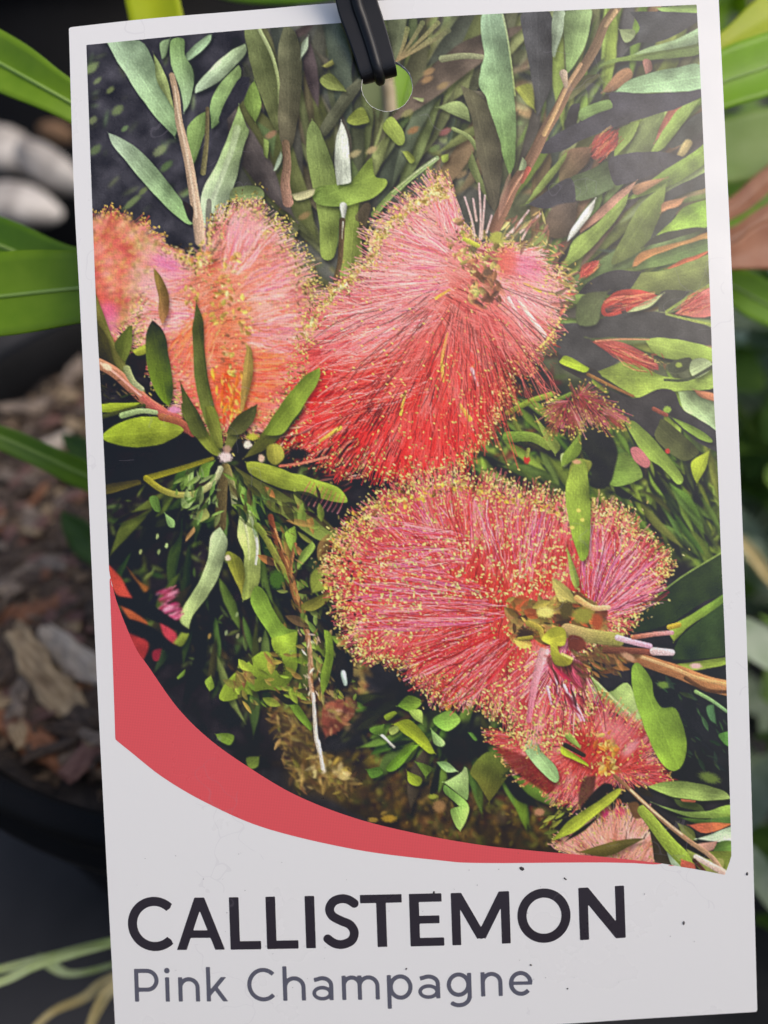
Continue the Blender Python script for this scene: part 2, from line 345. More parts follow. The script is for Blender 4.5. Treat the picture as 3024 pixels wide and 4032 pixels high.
# ------------------------------------------------------------------ the tag: an upright card, slightly bowed
Z0 = .0895
def depth(sx, sy):                          # gently bowed sheet
    y = (sy - 1700) * KPX * Z0; x = (sx - 1512) * KPX * Z0
    return Z0 + 1.5 * y * y + .2 * x * x
label_root = empty('plant_tag'); label_root.matrix_world = CAMM @ Matrix.Translation((0, 0, -Z0))
tag(label_root, 'white plastic plant tag with printed flower picture and lettering', 'plant tag')
def lp(sx, sy, layer=0.0):
    z = depth(sx, sy) - layer
    return np.stack([(sx - 1512) * KPX * z, -(sy - 2016) * KPX * z, Z0 - z], -1)
def clip_grid(x0, x1, y0, y1, cell, sdf):
    """sheet cut to sdf > 0 with exact edges; returns photo-space vertices and faces"""
    nx = int((x1 - x0) / cell) + 2; ny = int((y1 - y0) / cell) + 2
    gx, gy = np.meshgrid(x0 + cell * np.arange(nx), y0 + cell * np.arange(ny))
    d = sdf(gx, gy); ins = d > 0
    idx = -np.ones((ny, nx), int); idx[ins] = np.arange(ins.sum())
    V = [np.stack([gx[ins], gy[ins]], -1)]; nv = int(ins.sum())
    cnt = ins[:-1, :-1].astype(int) + ins[:-1, 1:] + ins[1:, 1:] + ins[1:, :-1]
    fy, fx = np.nonzero(cnt == 4)
    quads = np.stack([idx[fy, fx], idx[fy + 1, fx], idx[fy + 1, fx + 1], idx[fy, fx + 1]], -1)
    extra = []; cache = {}; polys = []
    for y, x in zip(*np.nonzero((cnt > 0) & (cnt < 4))):
        ring = [(y, x), (y + 1, x), (y + 1, x + 1), (y, x + 1)]; out = []
        for i in range(4):
            a, b = ring[i], ring[(i + 1) % 4]
            if ins[a]: out.append(int(idx[a]))
            if ins[a] != ins[b]:
                key = (min(a, b), max(a, b))
                if key not in cache:
                    t = d[a] / (d[a] - d[b]); t = min(.999, max(.001, t))
                    cache[key] = nv + len(extra)
                    extra.append((gx[a] + (gx[b] - gx[a]) * t, gy[a] + (gy[b] - gy[a]) * t))
                out.append(cache[key])
        if len(out) >= 3: polys.append(out)
    if extra: V.append(np.array(extra))
    return np.concatenate(V), quads, polys
def sheet(name, V, quads, polys, m, parent, layer, color=None):
    P = lp(V[:, 0], V[:, 1], layer)
    me = bpy.data.meshes.new(name); me.vertices.add(len(P)); me.vertices.foreach_set('co', P.astype(np.float32).ravel())
    li = np.concatenate([quads.ravel()] + [np.array(p) for p in polys]).astype(np.int32) if polys else quads.ravel().astype(np.int32)
    ln = np.concatenate([np.full(len(quads), 4), np.array([len(p) for p in polys], int)]).astype(np.int32)
    me.loops.add(len(li)); me.loops.foreach_set('vertex_index', li)
    me.polygons.add(len(ln)); me.polygons.foreach_set('loop_start', np.concatenate([[0], np.cumsum(ln)[:-1]]).astype(np.int32))
    me.polygons.foreach_set('use_smooth', np.ones(len(ln), bool))
    me.update(calc_edges=True)
    if color is not None:
        at = me.color_attributes.new('ink', 'FLOAT_COLOR', 'POINT')
        at.data.foreach_set('color', np.concatenate([color, np.ones((len(P), 1))], 1).astype(np.float32).ravel())
    me.materials.append(m); o = bpy.data.objects.new(name, me); col.objects.link(o); o.parent = parent
    return o
def itp(pts, x, axis=0):
    p = np.array(pts, float); return np.interp(x, p[:, axis], p[:, 1 - axis])
def dense(pts): return catmull(pts, 10)
C_L = dense([(262, -120), (271, 108), (291, 750), (320, 1300), (378, 2600), (453, 4032), (460, 4200)])
C_R = dense([(2826, -100), (2830, 0), (2890, 1260), (2943, 2600), (2982, 3986), (2988, 4200)])
C_T = dense([(200, 117), (271, 108), (600, 72), (1000, 39), (1322, 12), (1824, -16), (2743, -58), (2950, -66)])
C_B = dense([(400, 4144), (1500, 4072), (2196, 4033), (2500, 4013), (2982, 3984), (3100, 3978)])
P_L = dense([(332, -20), (340, 177), (376, 1140), (399, 1570), (415, 1901), (436, 2400), (454, 2911), (470, 3500)])
P_R = dense([(2742, -20), (2743, 18), (2764, 434), (2795, 1157), (2808, 1517), (2824, 1800), (2839, 2170), (2856, 2560), (2869, 2974), (2879, 3330), (2876, 3381), (2855, 3445), (2850, 3500)])
P_T = dense([(280, 184), (340, 177), (1000, 115), (1824, 61), (2743, 18), (2900, 12)])
RED_O = dense([(380, 2845), (454, 2911), (519, 2964), (645, 3063), (817, 3163), (1049, 3262), (1400, 3345), (1725, 3387), (1900, 3398), (2374, 3396), (2577, 3404), (2713, 3418), (2855, 3445), (2950, 3466)])
RED_I = dense([(400, 2120), (430, 2251), (463, 2378), (532, 2546), (585, 2625), (698, 2785), (817, 2904), (963, 3010), (1162, 3129), (1400, 3222), (1660, 3286), (1900, 3328), (2103, 3350), (2374, 3374), (2577, 3396), (2713, 3419), (2950, 3470)])
HX, HY, HR = 1524, 338, 100
def hole_sdf(x, y, extra=0):
    a = np.arctan2(y - HY, x - HX)
    return np.hypot(x - HX, y - HY) - (HR + extra + .7 * np.sin(a * 9) + .5 * np.sin(a * 23 + 1))
def sdf_card(x, y):
    d = np.minimum(np.minimum(x - itp(C_L, y, 1), itp(C_R, y, 1) - x), np.minimum(y - itp(C_T, x), itp(C_B, x) - y))
    return np.minimum(d, hole_sdf(x, y))
def sdf_panel(x, y):
    d = np.minimum(np.minimum(x - itp(P_L, y, 1), itp(P_R, y, 1) - x), y - itp(P_T, x))
    return np.minimum(d, itp(RED_O, x) - y)
def sdf_photo(x, y): return np.minimum(np.minimum(sdf_panel(x, y), (itp(RED_I, x) - y) * .7), hole_sdf(x, y, 1.0))
def sdf_red(x, y): return np.minimum(sdf_panel(x, y), (y - itp(RED_I, x)) * .7)

def ink_mat(name, color=None, rough=.30, halftone=.14, c2=None):
    m = bpy.data.materials.new(name); m.use_nodes = True; n = m.node_tree; L = n.links; b = n.nodes['Principled BSDF']
    b.inputs['Roughness'].default_value = rough; b.inputs['IOR'].default_value = 1.5
    tc = n.nodes.new('ShaderNodeTexCoord')
    if color is None:
        at = n.nodes.new('ShaderNodeAttribute'); at.attribute_name = 'ink'; csock = at.outputs['Color']
    else:
        rgb = n.nodes.new('ShaderNodeRGB'); rgb.outputs[0].default_value = (*color, 1); csock = rgb.outputs[0]
    if halftone:                            # screen dots of the offset print
        mp = n.nodes.new('ShaderNodeMapping'); mp.inputs['Rotation'].default_value = (0, 0, math.radians(42)); mp.inputs['Scale'].default_value = (1, 1, 1)
        L.new(tc.outputs['Object'], mp.inputs[0]); sx = n.nodes.new('ShaderNodeSeparateXYZ'); L.new(mp.outputs[0], sx.inputs[0])
        ws = []
        for ch in 'XY':
            a = n.nodes.new('ShaderNodeMath'); a.operation = 'MULTIPLY'; a.inputs[1].default_value = 2 * math.pi / .00027; L.new(sx.outputs[ch], a.inputs[0])
            s = n.nodes.new('ShaderNodeMath'); s.operation = 'SINE'; L.new(a.outputs[0], s.inputs[0]); ws.append(s)
        mu = n.nodes.new('ShaderNodeMath'); mu.operation = 'MULTIPLY'; L.new(ws[0].outputs[0], mu.inputs[0]); L.new(ws[1].outputs[0], mu.inputs[1])
        ma = n.nodes.new('ShaderNodeMath'); ma.operation = 'MULTIPLY_ADD'; ma.inputs[1].default_value = halftone; ma.inputs[2].default_value = 1; L.new(mu.outputs[0], ma.inputs[0])
        vm = n.nodes.new('ShaderNodeVectorMath'); vm.operation = 'SCALE'; L.new(csock, vm.inputs[0]); L.new(ma.outputs[0], vm.inputs['Scale']); csock = vm.outputs[0]
    L.new(csock, b.inputs['Base Color'])
    nz = n.nodes.new('ShaderNodeTexNoise'); nz.inputs['Scale'].default_value = 900; nz.inputs['Detail'].default_value = 3; L.new(tc.outputs['Object'], nz.inputs['Vector'])
    bp = n.nodes.new('ShaderNodeBump'); bp.inputs['Strength'].default_value = .10; bp.inputs['Distance'].default_value = .0001
    L.new(nz.outputs['Fac'], bp.inputs['Height']); L.new(bp.outputs[0], b.inputs['Normal'])
    # rubbed patches on the gloss
    n2 = n.nodes.new('ShaderNodeTexNoise'); n2.inputs['Scale'].default_value = 90; n2.inputs['Detail'].default_value = 6; L.new(tc.outputs['Object'], n2.inputs['Vector'])
    mr = n.nodes.new('ShaderNodeMapRange'); mr.inputs[1].default_value = .35; mr.inputs[2].default_value = .7; mr.inputs[3].default_value = rough - .06; mr.inputs[4].default_value = rough + .10
    L.new(n2.outputs['Fac'], mr.inputs[0]); L.new(mr.outputs[0], b.inputs['Roughness'])
    # hair scratches and handling scuffs
    dn = n.nodes.new('ShaderNodeTexNoise'); dn.inputs['Scale'].default_value = 130; L.new(tc.outputs['Object'], dn.inputs['Vector'])
    mxv = n.nodes.new('ShaderNodeMixRGB'); mxv.inputs[0].default_value = .02; L.new(tc.outputs['Object'], mxv.inputs[1]); L.new(dn.outputs['Color'], mxv.inputs[2])
    vo = n.nodes.new('ShaderNodeTexVoronoi'); vo.feature = 'DISTANCE_TO_EDGE'; vo.inputs['Scale'].default_value = 95; L.new(mxv.outputs[0], vo.inputs['Vector'])
    lt = n.nodes.new('ShaderNodeMath'); lt.operation = 'LESS_THAN'; lt.inputs[1].default_value = .010; L.new(vo.outputs['Distance'], lt.inputs[0])
    n3 = n.nodes.new('ShaderNodeTexNoise'); n3.inputs['Scale'].default_value = 60; L.new(tc.outputs['Object'], n3.inputs['Vector'])
    gt = n.nodes.new('ShaderNodeMath'); gt.operation = 'GREATER_THAN'; gt.inputs[1].default_value = .60; L.new(n3.outputs['Fac'], gt.inputs[0])
    mm = n.nodes.new('ShaderNodeMath'); mm.operation = 'MULTIPLY'; L.new(lt.outputs[0], mm.inputs[0]); L.new(gt.outputs[0], mm.inputs[1])
    m2 = n.nodes.new('ShaderNodeMath'); m2.operation = 'MULTIPLY'; m2.inputs[1].default_value = .10; L.new(mm.outputs[0], m2.inputs[0])
    mx = n.nodes.new('ShaderNodeMixRGB'); mx.inputs[2].default_value = (.34, .30, .35, 1); L.new(m2.outputs[0], mx.inputs[0]); L.new(csock, mx.inputs[1]); L.new(mx.outputs[0], b.inputs['Base Color'])
    return m
M_card = ink_mat('white_card', (.82, .803, .775), .32, 0)
M_red = ink_mat('red_ink', srgb((224, 84, 88)), .30, .10)
M_black = ink_mat('black_ink', srgb((46, 40, 48)), .30, .06)
M_grey = ink_mat('grey_ink', srgb((92, 92, 104)), .30, .10)
M_photo = ink_mat('photo_ink', None, .30, .10)
V, Q, PL = clip_grid(240, 3000, -90, 4170, 12, sdf_card)
card = sheet('card', V, Q, PL, M_card, label_root, 0)
sd = card.modifiers.new('thickness', 'SOLIDIFY'); sd.thickness = .00042; sd.offset = -1; es = card.modifiers.new('edges', 'EDGE_SPLIT'); es.split_angle = math.radians(40)
V, Q, PL = clip_grid(420, 2900, 2200, 3460, 8, sdf_red)
sheet('red_band', V, Q, PL, M_red, label_root, .00002)

# lettering: strokes cut out as ink sheets, one letter each
def box(x, y, x0, y0, x1, y1, wd):
    L = math.hypot(x1 - x0, y1 - y0); tx, ty = (x1 - x0) / L, (y1 - y0) / L
    a = (x - (x0 + x1) / 2) * tx + (y - (y0 + y1) / 2) * ty; b = -(x - (x0 + x1) / 2) * ty + (y - (y0 + y1) / 2) * tx
    return np.minimum(L / 2 - np.abs(a), wd / 2 - np.abs(b))
def line(x, y, pts, wd):
    d = np.full(x.shape, -1e9)
    for i in range(len(pts) - 1):
        d = np.maximum(d, box(x, y, *pts[i], *pts[i + 1], wd))
        if i: d = np.maximum(d, wd / 2 - np.hypot(x - pts[i][0], y - pts[i][1]))
    return d
def ring(x, y, cx, cy, rx, ry, wd):         # full bowl with outer radii rx, ry
    o = (1 - np.hypot((x - cx) / rx, (y - cy) / ry)) * min(rx, ry); i = (1 - np.hypot((x - cx) / (rx - wd), (y - cy) / (ry - wd))) * (min(rx, ry) - wd)
    return np.minimum(o, -i)
def arcp(cx, cy, rx, ry, a0, a1, n=28):
    return [(cx + rx * math.cos(math.radians(a0 + (a1 - a0) * t / n)), cy + ry * math.sin(math.radians(a0 + (a1 - a0) * t / n))) for t in range(n + 1)]
def both(a, b): return np.maximum(a, b)
H, W_ = 206, 36
def slab(d, y, lo=0, hi=H): return np.minimum(d, np.minimum(y - lo, hi - y))
def f_C(x, y, w): return line(x, y, arcp(105, H / 2, 87, 89, 46, 314), W_)
def f_A(x, y, w):
    c = w / 2; d = both(box(x, y, 12, -25, c + 9, H + 25, W_), box(x, y, w - 12, -25, c - 9, H + 25, W_))
    return slab(both(d, box(x, y, 48, 62, w - 48, 62, 30)), y)
def f_L(x, y, w): return both(box(x, y, 19, 0, 19, H, 38), box(x, y, 0, 16, w, 16, 33))
def f_I(x, y, w): return box(x, y, 19, 0, 19, H, 38)
def f_S(x, y, w): return line(x, y, catmull([(122, 172), (98, 188), (70, 193), (38, 182), (22, 154), (32, 126), (66, 106), (100, 90), (116, 60), (104, 28), (68, 13), (36, 18), (8, 38)], 6).tolist(), 35)
def f_T(x, y, w): return both(box(x, y, 0, H - 16, w, H - 16, 33), box(x, y, w / 2, 0, w / 2, H, 38))
def f_E(x, y, w): return both(both(f_L(x, y, w), box(x, y, 0, H - 16, w - 5, H - 16, 33)), box(x, y, 0, 104, w - 16, 104, 31))
def f_M(x, y, w):
    d = both(box(x, y, 17, 0, 17, H, 35), box(x, y, w - 17, 0, w - 17, H, 35))
    v = both(box(x, y, 6, 232, w / 2, 30, 36), box(x, y, w - 6, 232, w / 2, 30, 36)); v = both(v, 16 - np.hypot(x - w / 2, y - 38))
    return slab(both(d, np.minimum(v, w / 2 - np.abs(x - w / 2))), y)
def f_O(x, y, w): return ring(x, y, w / 2, H / 2, w / 2, H / 2 + 4, W_)
def f_N(x, y, w):
    d = both(box(x, y, 18, 0, 18, H, 36), box(x, y, w - 18, 0, w - 18, H, 36))
    return slab(both(d, np.minimum(box(x, y, 0, H + 16, w, -16, 42), w / 2 - np.abs(x - w / 2))), y)
base_t = catmull([(480, 3742), (909, 3739), (1205, 3734), (1490, 3729), (1890, 3719), (2304, 3701), (2470, 3692)], 8)
base_s = catmull([(500, 3944), (900, 3943), (1400, 3937), (1700, 3932), (1930, 3923), (2110, 3919)], 8)
def letter(f, x0, x1, base, m, lo=-8, hi=H + 8, cell=3.5, lean=.034):
    w = x1 - x0; xs = (x0 + x1) / 2
    def sd_(gx, gy):                        # upright letter leaning with the tag
        b = np.interp(gx, base[:, 0], base[:, 1]); yy = b - gy
        return f(gx - x0 + lean * yy, yy, w)
    V, Q, PL = clip_grid(x0 - 22, x1 + 14, np.interp(xs, base[:, 0], base[:, 1]) - hi - 14, np.interp(xs, base[:, 0], base[:, 1]) - lo + 14, cell, sd_)
    return sheet('letter', V, Q, PL, m, label_root, .00002)
for f, a, b in [(f_C, 507, 685), (f_A, 695, 888), (f_L, 908, 1029), (f_L, 1052, 1176), (f_I, 1206, 1244), (f_S, 1281, 1416), (f_T, 1424, 1588), (f_E, 1617, 1750), (f_M, 1782, 2011), (f_O, 2041, 2250), (f_N, 2284, 2464)]:
    letter(f, a, b, base_t, M_black)
S_ = 16.5; XH = 96; CH = 129
def s_P(x, y, w): return both(box(x, y, 8, 0, 8, CH, S_), line(x, y, [(0, CH - 8)] + arcp(w - 45, CH - 45, 37, 37, 90, -90, 16) + [(0, CH - 82)], S_))
def s_i(x, y, w): return both(box(x, y, 9, 0, 9, XH, S_), 11 - np.hypot(x - 9, y - 122))
def s_n(x, y, w): return both(box(x, y, 8, 0, 8, XH, S_), line(x, y, arcp(w / 2, XH - w / 2 + 1, w / 2 - 8, w / 2 - 9, 180, 0, 16) + [(w - 8, 0)], S_))
def s_k(x, y, w): return slab(both(box(x, y, 8, 0, 8, 136, S_), both(box(x, y, 8, 26, w - 8, XH + 14, S_), box(x, y, 36, 58, w - 2, -12, S_))), y, 0, 136)
def s_k2(x, y, w): return both(box(x, y, 8, 0, 8, 136, S_), slab(both(box(x, y, 8, 26, w - 8, XH + 10, S_), box(x, y, 34, 56, w - 4, -10, S_)), y, 0, XH))
def s_C(x, y, w): return line(x, y, arcp(63, CH / 2, 55, 58, 44, 316), S_)
def s_h(x, y, w): return both(box(x, y, 8, 0, 8, 136, S_), s_n(x, y, w))
def s_a(x, y, w): return both(line(x, y, [(8, 80)] + arcp(w / 2 - 2, XH - 38, w / 2 - 7, 29, 118, 0, 14) + [(w - 9, 0)], S_), ring(x, y, w / 2 - 3, 28, w / 2 - 3, 29, S_ - 2))
def s_m(x, y, w):
    q = (w + 8) / 2
    return both(s_n(x, y, q), s_n(x - q + 16, y, w - q + 16))
def s_p(x, y, w): return both(box(x, y, 8, -37, 8, XH, S_), ring(x, y, w / 2 + 3, XH / 2, w / 2 - 3, XH / 2 + 2, S_))
def s_g(x, y, w): return both(both(box(x, y, w - 8, -5, w - 8, XH, S_), ring(x, y, w / 2 - 2, XH / 2 + 3, w / 2 - 2, XH / 2, S_)), line(x, y, [(w - 8, 0)] + arcp(w / 2 - 1, 2, w / 2 - 8, 32, 0, -140, 14), S_))
def s_e(x, y, w): return both(line(x, y, arcp(w / 2, XH / 2, w / 2 - 8, XH / 2 - 7, -42, -356, 28), S_), box(x, y, 4, 49, w - 2, 49, S_ - 3))
for f, a, b in [(s_P, 532, 627), (s_i, 652, 670), (s_n, 704, 788), (s_k2, 815, 900), (s_C, 976, 1094), (s_h, 1116, 1205), (s_a, 1231, 1315), (s_m, 1348, 1496), (s_p, 1526, 1626), (s_a, 1648, 1735), (s_g, 1761, 1858), (s_n, 1895, 1980), (s_e, 2006, 2099)]:
    letter(f, a, b, base_s, M_grey, lo=-46, hi=140, cell=3)

# grit stuck on the card
M_grit = mat('grit_mat', (.02, .018, .018), (.09, .08, .08), .8, 500, .3)
V = []; F = []
def flake(sx, sy, a, b, ang):
    c = math.cos(ang); s = math.sin(ang); k = len(V)
    for j in range(6):
        t = 2 * math.pi * j / 6; u, v = a * math.cos(t) * rnd.uniform(.7, 1.1), b * math.sin(t) * rnd.uniform(.7, 1.1)
        V.append(lp(np.float64(sx + u * c - v * s), np.float64(sy + u * s + v * c), .00003))
    V.append(lp(np.float64(sx), np.float64(sy), .00018)); F.extend([(k + j, k + (j + 1) % 6, k + 6) for j in range(6)])
for a in [(2055, 3420, 13, 8, .4), (2225, 3460, 9, 4, .6), (2692, 3635, 5, 10, .1), (1708, 3515, 5, 9, .2), (2942, 3441, 5, 8, 0), (2090, 3800, 6, 4, .5), (2235, 3893, 4, 4, 0), (1600, 3815, 4, 6, .3)]: flake(*a)
for _ in range(60): flake(rnd.uniform(500, 2900), rnd.uniform(3350, 3950), rnd.uniform(1, 2.4), rnd.uniform(.8, 1.6), rnd.uniform(0, 3))
o = mesh_obj('grit', V, F, M_grit, label_root, False); o['kind'] = 'stuff'

# ------------------------------------------------------------------ black strap through the hole
M_strap = mat('strap_plastic', (.006, .006, .008), (.011, .011, .014), .38, 70, .15, spec=.35)
M_strap2 = M_strap
strap = empty('tie_strap'); strap.matrix_world = label_root.matrix_world.copy()
tag(strap, 'black ribbed plastic strap looped through the hole of the tag', 'strap')
# centre line in photo pixels, lift in mm above the card, half widths
SPATH = [(1345, -420, 9.0, 84), (1372, -200, 5.0, 84), (1403, 0, 2.4, 82), (1432, 92, 1.5, 80), (1462, 185, 1.0, 77), (1484, 262, .55, 75), (1492, 292, -.2, 73), (1496, 306, -1.6, 71), (1496, 300, -4.5, 70), (1490, 260, -7.5, 70), (1470, 100, -12, 72), (1440, -100, -15, 74), (1400, -420, -14, 78)]
SP = catmull(SPATH, 6)
def strap_mesh(profile):
    V = []; F = []; n = len(profile)
    for i, (sx, sy, lift, hw) in enumerate(SP):
        A = SP[max(i - 1, 0)]; B = SP[min(i + 1, len(SP) - 1)]
        pa = Vector(lp(A[0], A[1], A[2] / 1000)); pb = Vector(lp(B[0], B[1], B[2] / 1000)); t = (pb - pa).normalized()
        p = Vector(lp(sx, sy, lift / 1000)); s = Vector((1, .26, 0)); s = (s - t * s.dot(t)).normalized(); nn = t.cross(s).normalized()
        if i == 0: ref = nn
        h = hw * KPX * Z0
        for u, v in profile: V.append(p + s * (u * h) + nn * (v * .001))
    m = len(SP)
    for i in range(m - 1):
        for j in range(n): F.append((i * n + j, i * n + (j + 1) % n, (i + 1) * n + (j + 1) % n, (i + 1) * n + j))
    F += [tuple(range(n)), tuple((m - 1) * n + j for j in range(n))[::-1]]
    return V, F
V, F = strap_mesh([(-1, -.28), (-.6, -.30), (.6, -.30), (1, -.28), (1.0, .22), (.94, .30), (.3, .30), (-.3, .30), (-.94, .30), (-1, .22)]); mesh_obj('band', V, F, M_strap, strap, False)
rp = [(.30 * math.cos(a) - .02, .26 + .62 * math.sin(a)) for a in np.linspace(0, math.pi, 9)] + [(-.32, .1), (.28, .1)]
V, F = strap_mesh(rp); mesh_obj('ridge', V, F, M_strap2, strap)

# ------------------------------------------------------------------ the printed picture: flat ink colours, drawn by code
PW, PH = 1512, 2016                         # ink raster at half the photo's pixel pitch
INK = np.zeros((PH, PW, 3)); INK[:] = (40, 38, 42)
TILE = {'A': (0, 0, .72333), 'B': (1000, 0, .60277), 'C': (1824, 0, .72333), 'D': (300, 700, .60277), 'E': (1200, 650, .66305), 'G': (2000, 900, .61724),
        'H': (300, 1600, .60277), 'I': (1200, 1750, .66305), 'J': (2000, 1800, .61724), 'K': (300, 2400, .66305), 'M': (1300, 2500, .48222), 'N': (1900, 2500, .67752), 'F': (0, 0, 1.8228)}
def tp(t, pts):
    ox, oy, s = TILE[t]; return np.array([((ox + x * s) / 2, (oy + y * s) / 2) for x, y in pts])
def smooth_noise(n, sig, seed):
    r_ = np.random.RandomState(seed); f = np.fft.fft2(r_.randn(n, n)); k = np.fft.fftfreq(n) * n
    g_ = np.exp(-(k[:, None] ** 2 + k[None, :] ** 2) / (2 * sig ** 2)); a = np.real(np.fft.ifft2(f * g_)); return (a - a.mean()) / a.std()
NZ = smooth_noise(512, 60, 1); NZF = smooth_noise(512, 130, 2); NZL = smooth_noise(512, 9, 3); NZM = smooth_noise(512, 22, 4)
def nzs(a, x, y): return a[np.mod(y.astype(int), 512), np.mod(x.astype(int), 512)]
def region(x0, y0, x1, y1):
    x0 = max(0, int(x0)); y0 = max(0, int(y0)); x1 = min(PW, int(x1) + 2); y1 = min(PH, int(y1) + 2)
    if x1 <= x0 or y1 <= y0: return None
    gy, gx = np.mgrid[y0:y1, x0:x1]; return (slice(y0, y1), slice(x0, x1)), gx + .5, gy + .5
def psdf(px, py, P):
    d = np.full(px.shape, 1e12); inside = np.zeros(px.shape, bool); N = len(P)
    for i in range(N):
        ax, ay = P[i]; bx, by = P[(i + 1) % N]; ex, ey = bx - ax, by - ay; wx = px - ax; wy = py - ay
        t = np.clip((wx * ex + wy * ey) / (ex * ex + ey * ey + 1e-9), 0, 1)
        d = np.minimum(d, (wx - ex * t) ** 2 + (wy - ey * t) ** 2)
        if ay != by: inside ^= ((ay > py) != (by > py)) & (px < ex * (py - ay) / (by - ay + 1e-12) + ax)
    d = np.sqrt(d); return np.where(inside, d, -d)
def ss(x): x = np.clip(x, 0, 1); return x * x * (3 - 2 * x)
def PG(t, pts, c, c2=None, soft=2.2, smooth=True, streak=.10, rib=True, wig=1.0, op=1.0, ax=None):
    """a leaf or patch of ink: outline pts, colour running from c (first point) to c2"""
    P = tp(t, pts)
    if smooth:                              # keep the pointed tips
        Q_ = []
        for i in range(len(P)):
            a, b = P[i - 1] - P[i], P[(i + 1) % len(P)] - P[i]; cs = a @ b / (np.hypot(*a) * np.hypot(*b) + 1e-9); Q_ += [P[i], P[i]] if cs > .25 else [P[i]]
        P = catmull(Q_, 4, True)
    m_ = soft + 13; R_ = region(P[:, 0].min() - m_, P[:, 1].min() - m_, P[:, 0].max() + m_, P[:, 1].max() + m_)
    if R_ is None: return
    S, gx, gy = R_; d = psdf(gx, gy, P) + wig * nzs(NZL, gx, gy) * .5
    if rib and op == 1.0 and d.shape[0] > 14 and d.shape[1] > 10:   # the leaf's own shadow on what lies behind it in the picture
        ds = np.full(d.shape, -99.0); ds[7:, 4:] = d[:-7, :-4]; sh = ss(ds / 13 + .45) * .36; INK[S] = INK[S] * (1 - sh[..., None])
    al = ss(d / soft + .5) * op
    ctr = P.mean(0); cov = np.cov((P - ctr).T); w_, v_ = np.linalg.eigh(cov); e = v_[:, 1]
    f = P[0] - ctr
    if e @ f > 0: e = -e                    # runs away from the first point
    s_ = (gx - ctr[0]) * e[0] + (gy - ctr[1]) * e[1]; q = -(gx - ctr[0]) * e[1] + (gy - ctr[1]) * e[0]
    ex = max(2.0, math.sqrt(w_[1]) * 1.6); u = np.clip(s_ / ex * .5 + .5, 0, 1)[..., None]
    c = np.array(c, float); c2 = np.array(c2 if c2 is not None else c * .88, float)
    colr = c * (1 - u) + c2 * u
    n = nzs(NZ, q * 7 + ctr[0] * 3 + 300, s_ * .7 + ctr[1] * 5 + 300)
    br = 1 + streak * n * .35 + .07 * nzs(NZL, gx + 40, gy + 200)
    if rib:
        hw_ = max(2.0, math.sqrt(w_[0])); br += .20 * np.tanh(q / hw_ * .9) * (1 if (P[0][0] * 7 + P[0][1] * 3) % 2 > .7 else -1) + .08 * np.exp(-(q / 1.4) ** 2) - .05 * np.exp(-np.clip(d, 0, 99) / 2.0)
    colr = colr * br[..., None]
    INK[S] = INK[S] * (1 - al[..., None]) + colr * al[..., None]
def ST(t, pts, w0, c, w1=None, c2=None, soft=1.6, op=1.0, streak=.12, curve=True):
    P = tp(t, pts); s = TILE[t][2] / 2; w0 *= s; w1 = w0 if w1 is None else w1 * s
    if curve and len(P) > 2: P = catmull(P, 5)
    m_ = max(w0, w1) / 2 + soft + 1; R_ = region(P[:, 0].min() - m_, P[:, 1].min() - m_, P[:, 0].max() + m_, P[:, 1].max() + m_)
    if R_ is None: return
    S, gx, gy = R_; best = np.full(gx.shape, 1e9); tt = np.zeros(gx.shape); sg = np.zeros(gx.shape); N = len(P) - 1
    for i in range(N):
        ex, ey = P[i + 1] - P[i]; wx = gx - P[i][0]; wy = gy - P[i][1]; L2 = ex * ex + ey * ey + 1e-9
        k = np.clip((wx * ex + wy * ey) / L2, 0, 1); dd = np.hypot(wx - ex * k, wy - ey * k); b = dd < best
        best = np.where(b, dd, best); tt = np.where(b, (i + k) / N, tt); sg = np.where(b, (wx * ey - wy * ex) / math.sqrt(L2), sg)
    al = ss((w0 + (w1 - w0) * tt - 2 * best) / 2 / soft + .5) * op
    c = np.array(c, float); c2 = np.array(c2 if c2 is not None else c, float); colr = c + (c2 - c) * tt[..., None]
    br = 1 + streak * nzs(NZ, sg * 9 + P[0][0], tt * 90 + P[0][1]) * .6 + .22 * np.clip(sg / (max(w0, w1) / 2 + .1), -1, 1) * (w0 > 5)
    INK[S] = INK[S] * (1 - al[..., None]) + colr * br[..., None] * al[..., None]
def BL(t, x, y, rx, ry, c, soft=.5, op=1.0, rot=0.0):
    (px, py), = tp(t, [(x, y)]); s = TILE[t][2] / 2; rx *= s; ry *= s; m_ = max(rx, ry) * (1 + soft) + 2
    R_ = region(px - m_, py - m_, px + m_, py + m_)
    if R_ is None: return
    S, gx, gy = R_; a = (gx - px) * math.cos(rot) + (gy - py) * math.sin(rot); b = -(gx - px) * math.sin(rot) + (gy - py) * math.cos(rot)
    r = np.hypot(a / rx, b / ry) + .10 * nzs(NZF, gx, gy); al = ss((1 + soft / 2 - r) / max(soft, .05)) * op
    INK[S] = INK[S] * (1 - al[..., None]) + np.array(c, float) * al[..., None]
def jit(c, v=18):
    k = rs.uniform(1 - v / 100, 1 + v / 100); return tuple(np.clip(np.array(c) * k + rs.uniform(-7, 7, 3), 0, 255))
def fastline(x0, y0, x1, y1, w, c, op=1.0, c1=None):
    m_ = w / 2 + 1.2; R_ = region(min(x0, x1) - m_, min(y0, y1) - m_, max(x0, x1) + m_, max(y0, y1) + m_)
    if R_ is None: return
    S, gx, gy = R_; ex, ey = x1 - x0, y1 - y0; k = np.clip(((gx - x0) * ex + (gy - y0) * ey) / (ex * ex + ey * ey + 1e-9), 0, 1)
    d = np.hypot(gx - x0 - ex * k, gy - y0 - ey * k); al = (np.clip((w / 2 - d) / 1.0 + .5, 0, 1) * op)[..., None]
    cc = np.array(c, float)
    if c1 is not None: cc = cc + (np.array(c1, float) - cc) * k[..., None]
    INK[S] = INK[S] * (1 - al) + cc * al
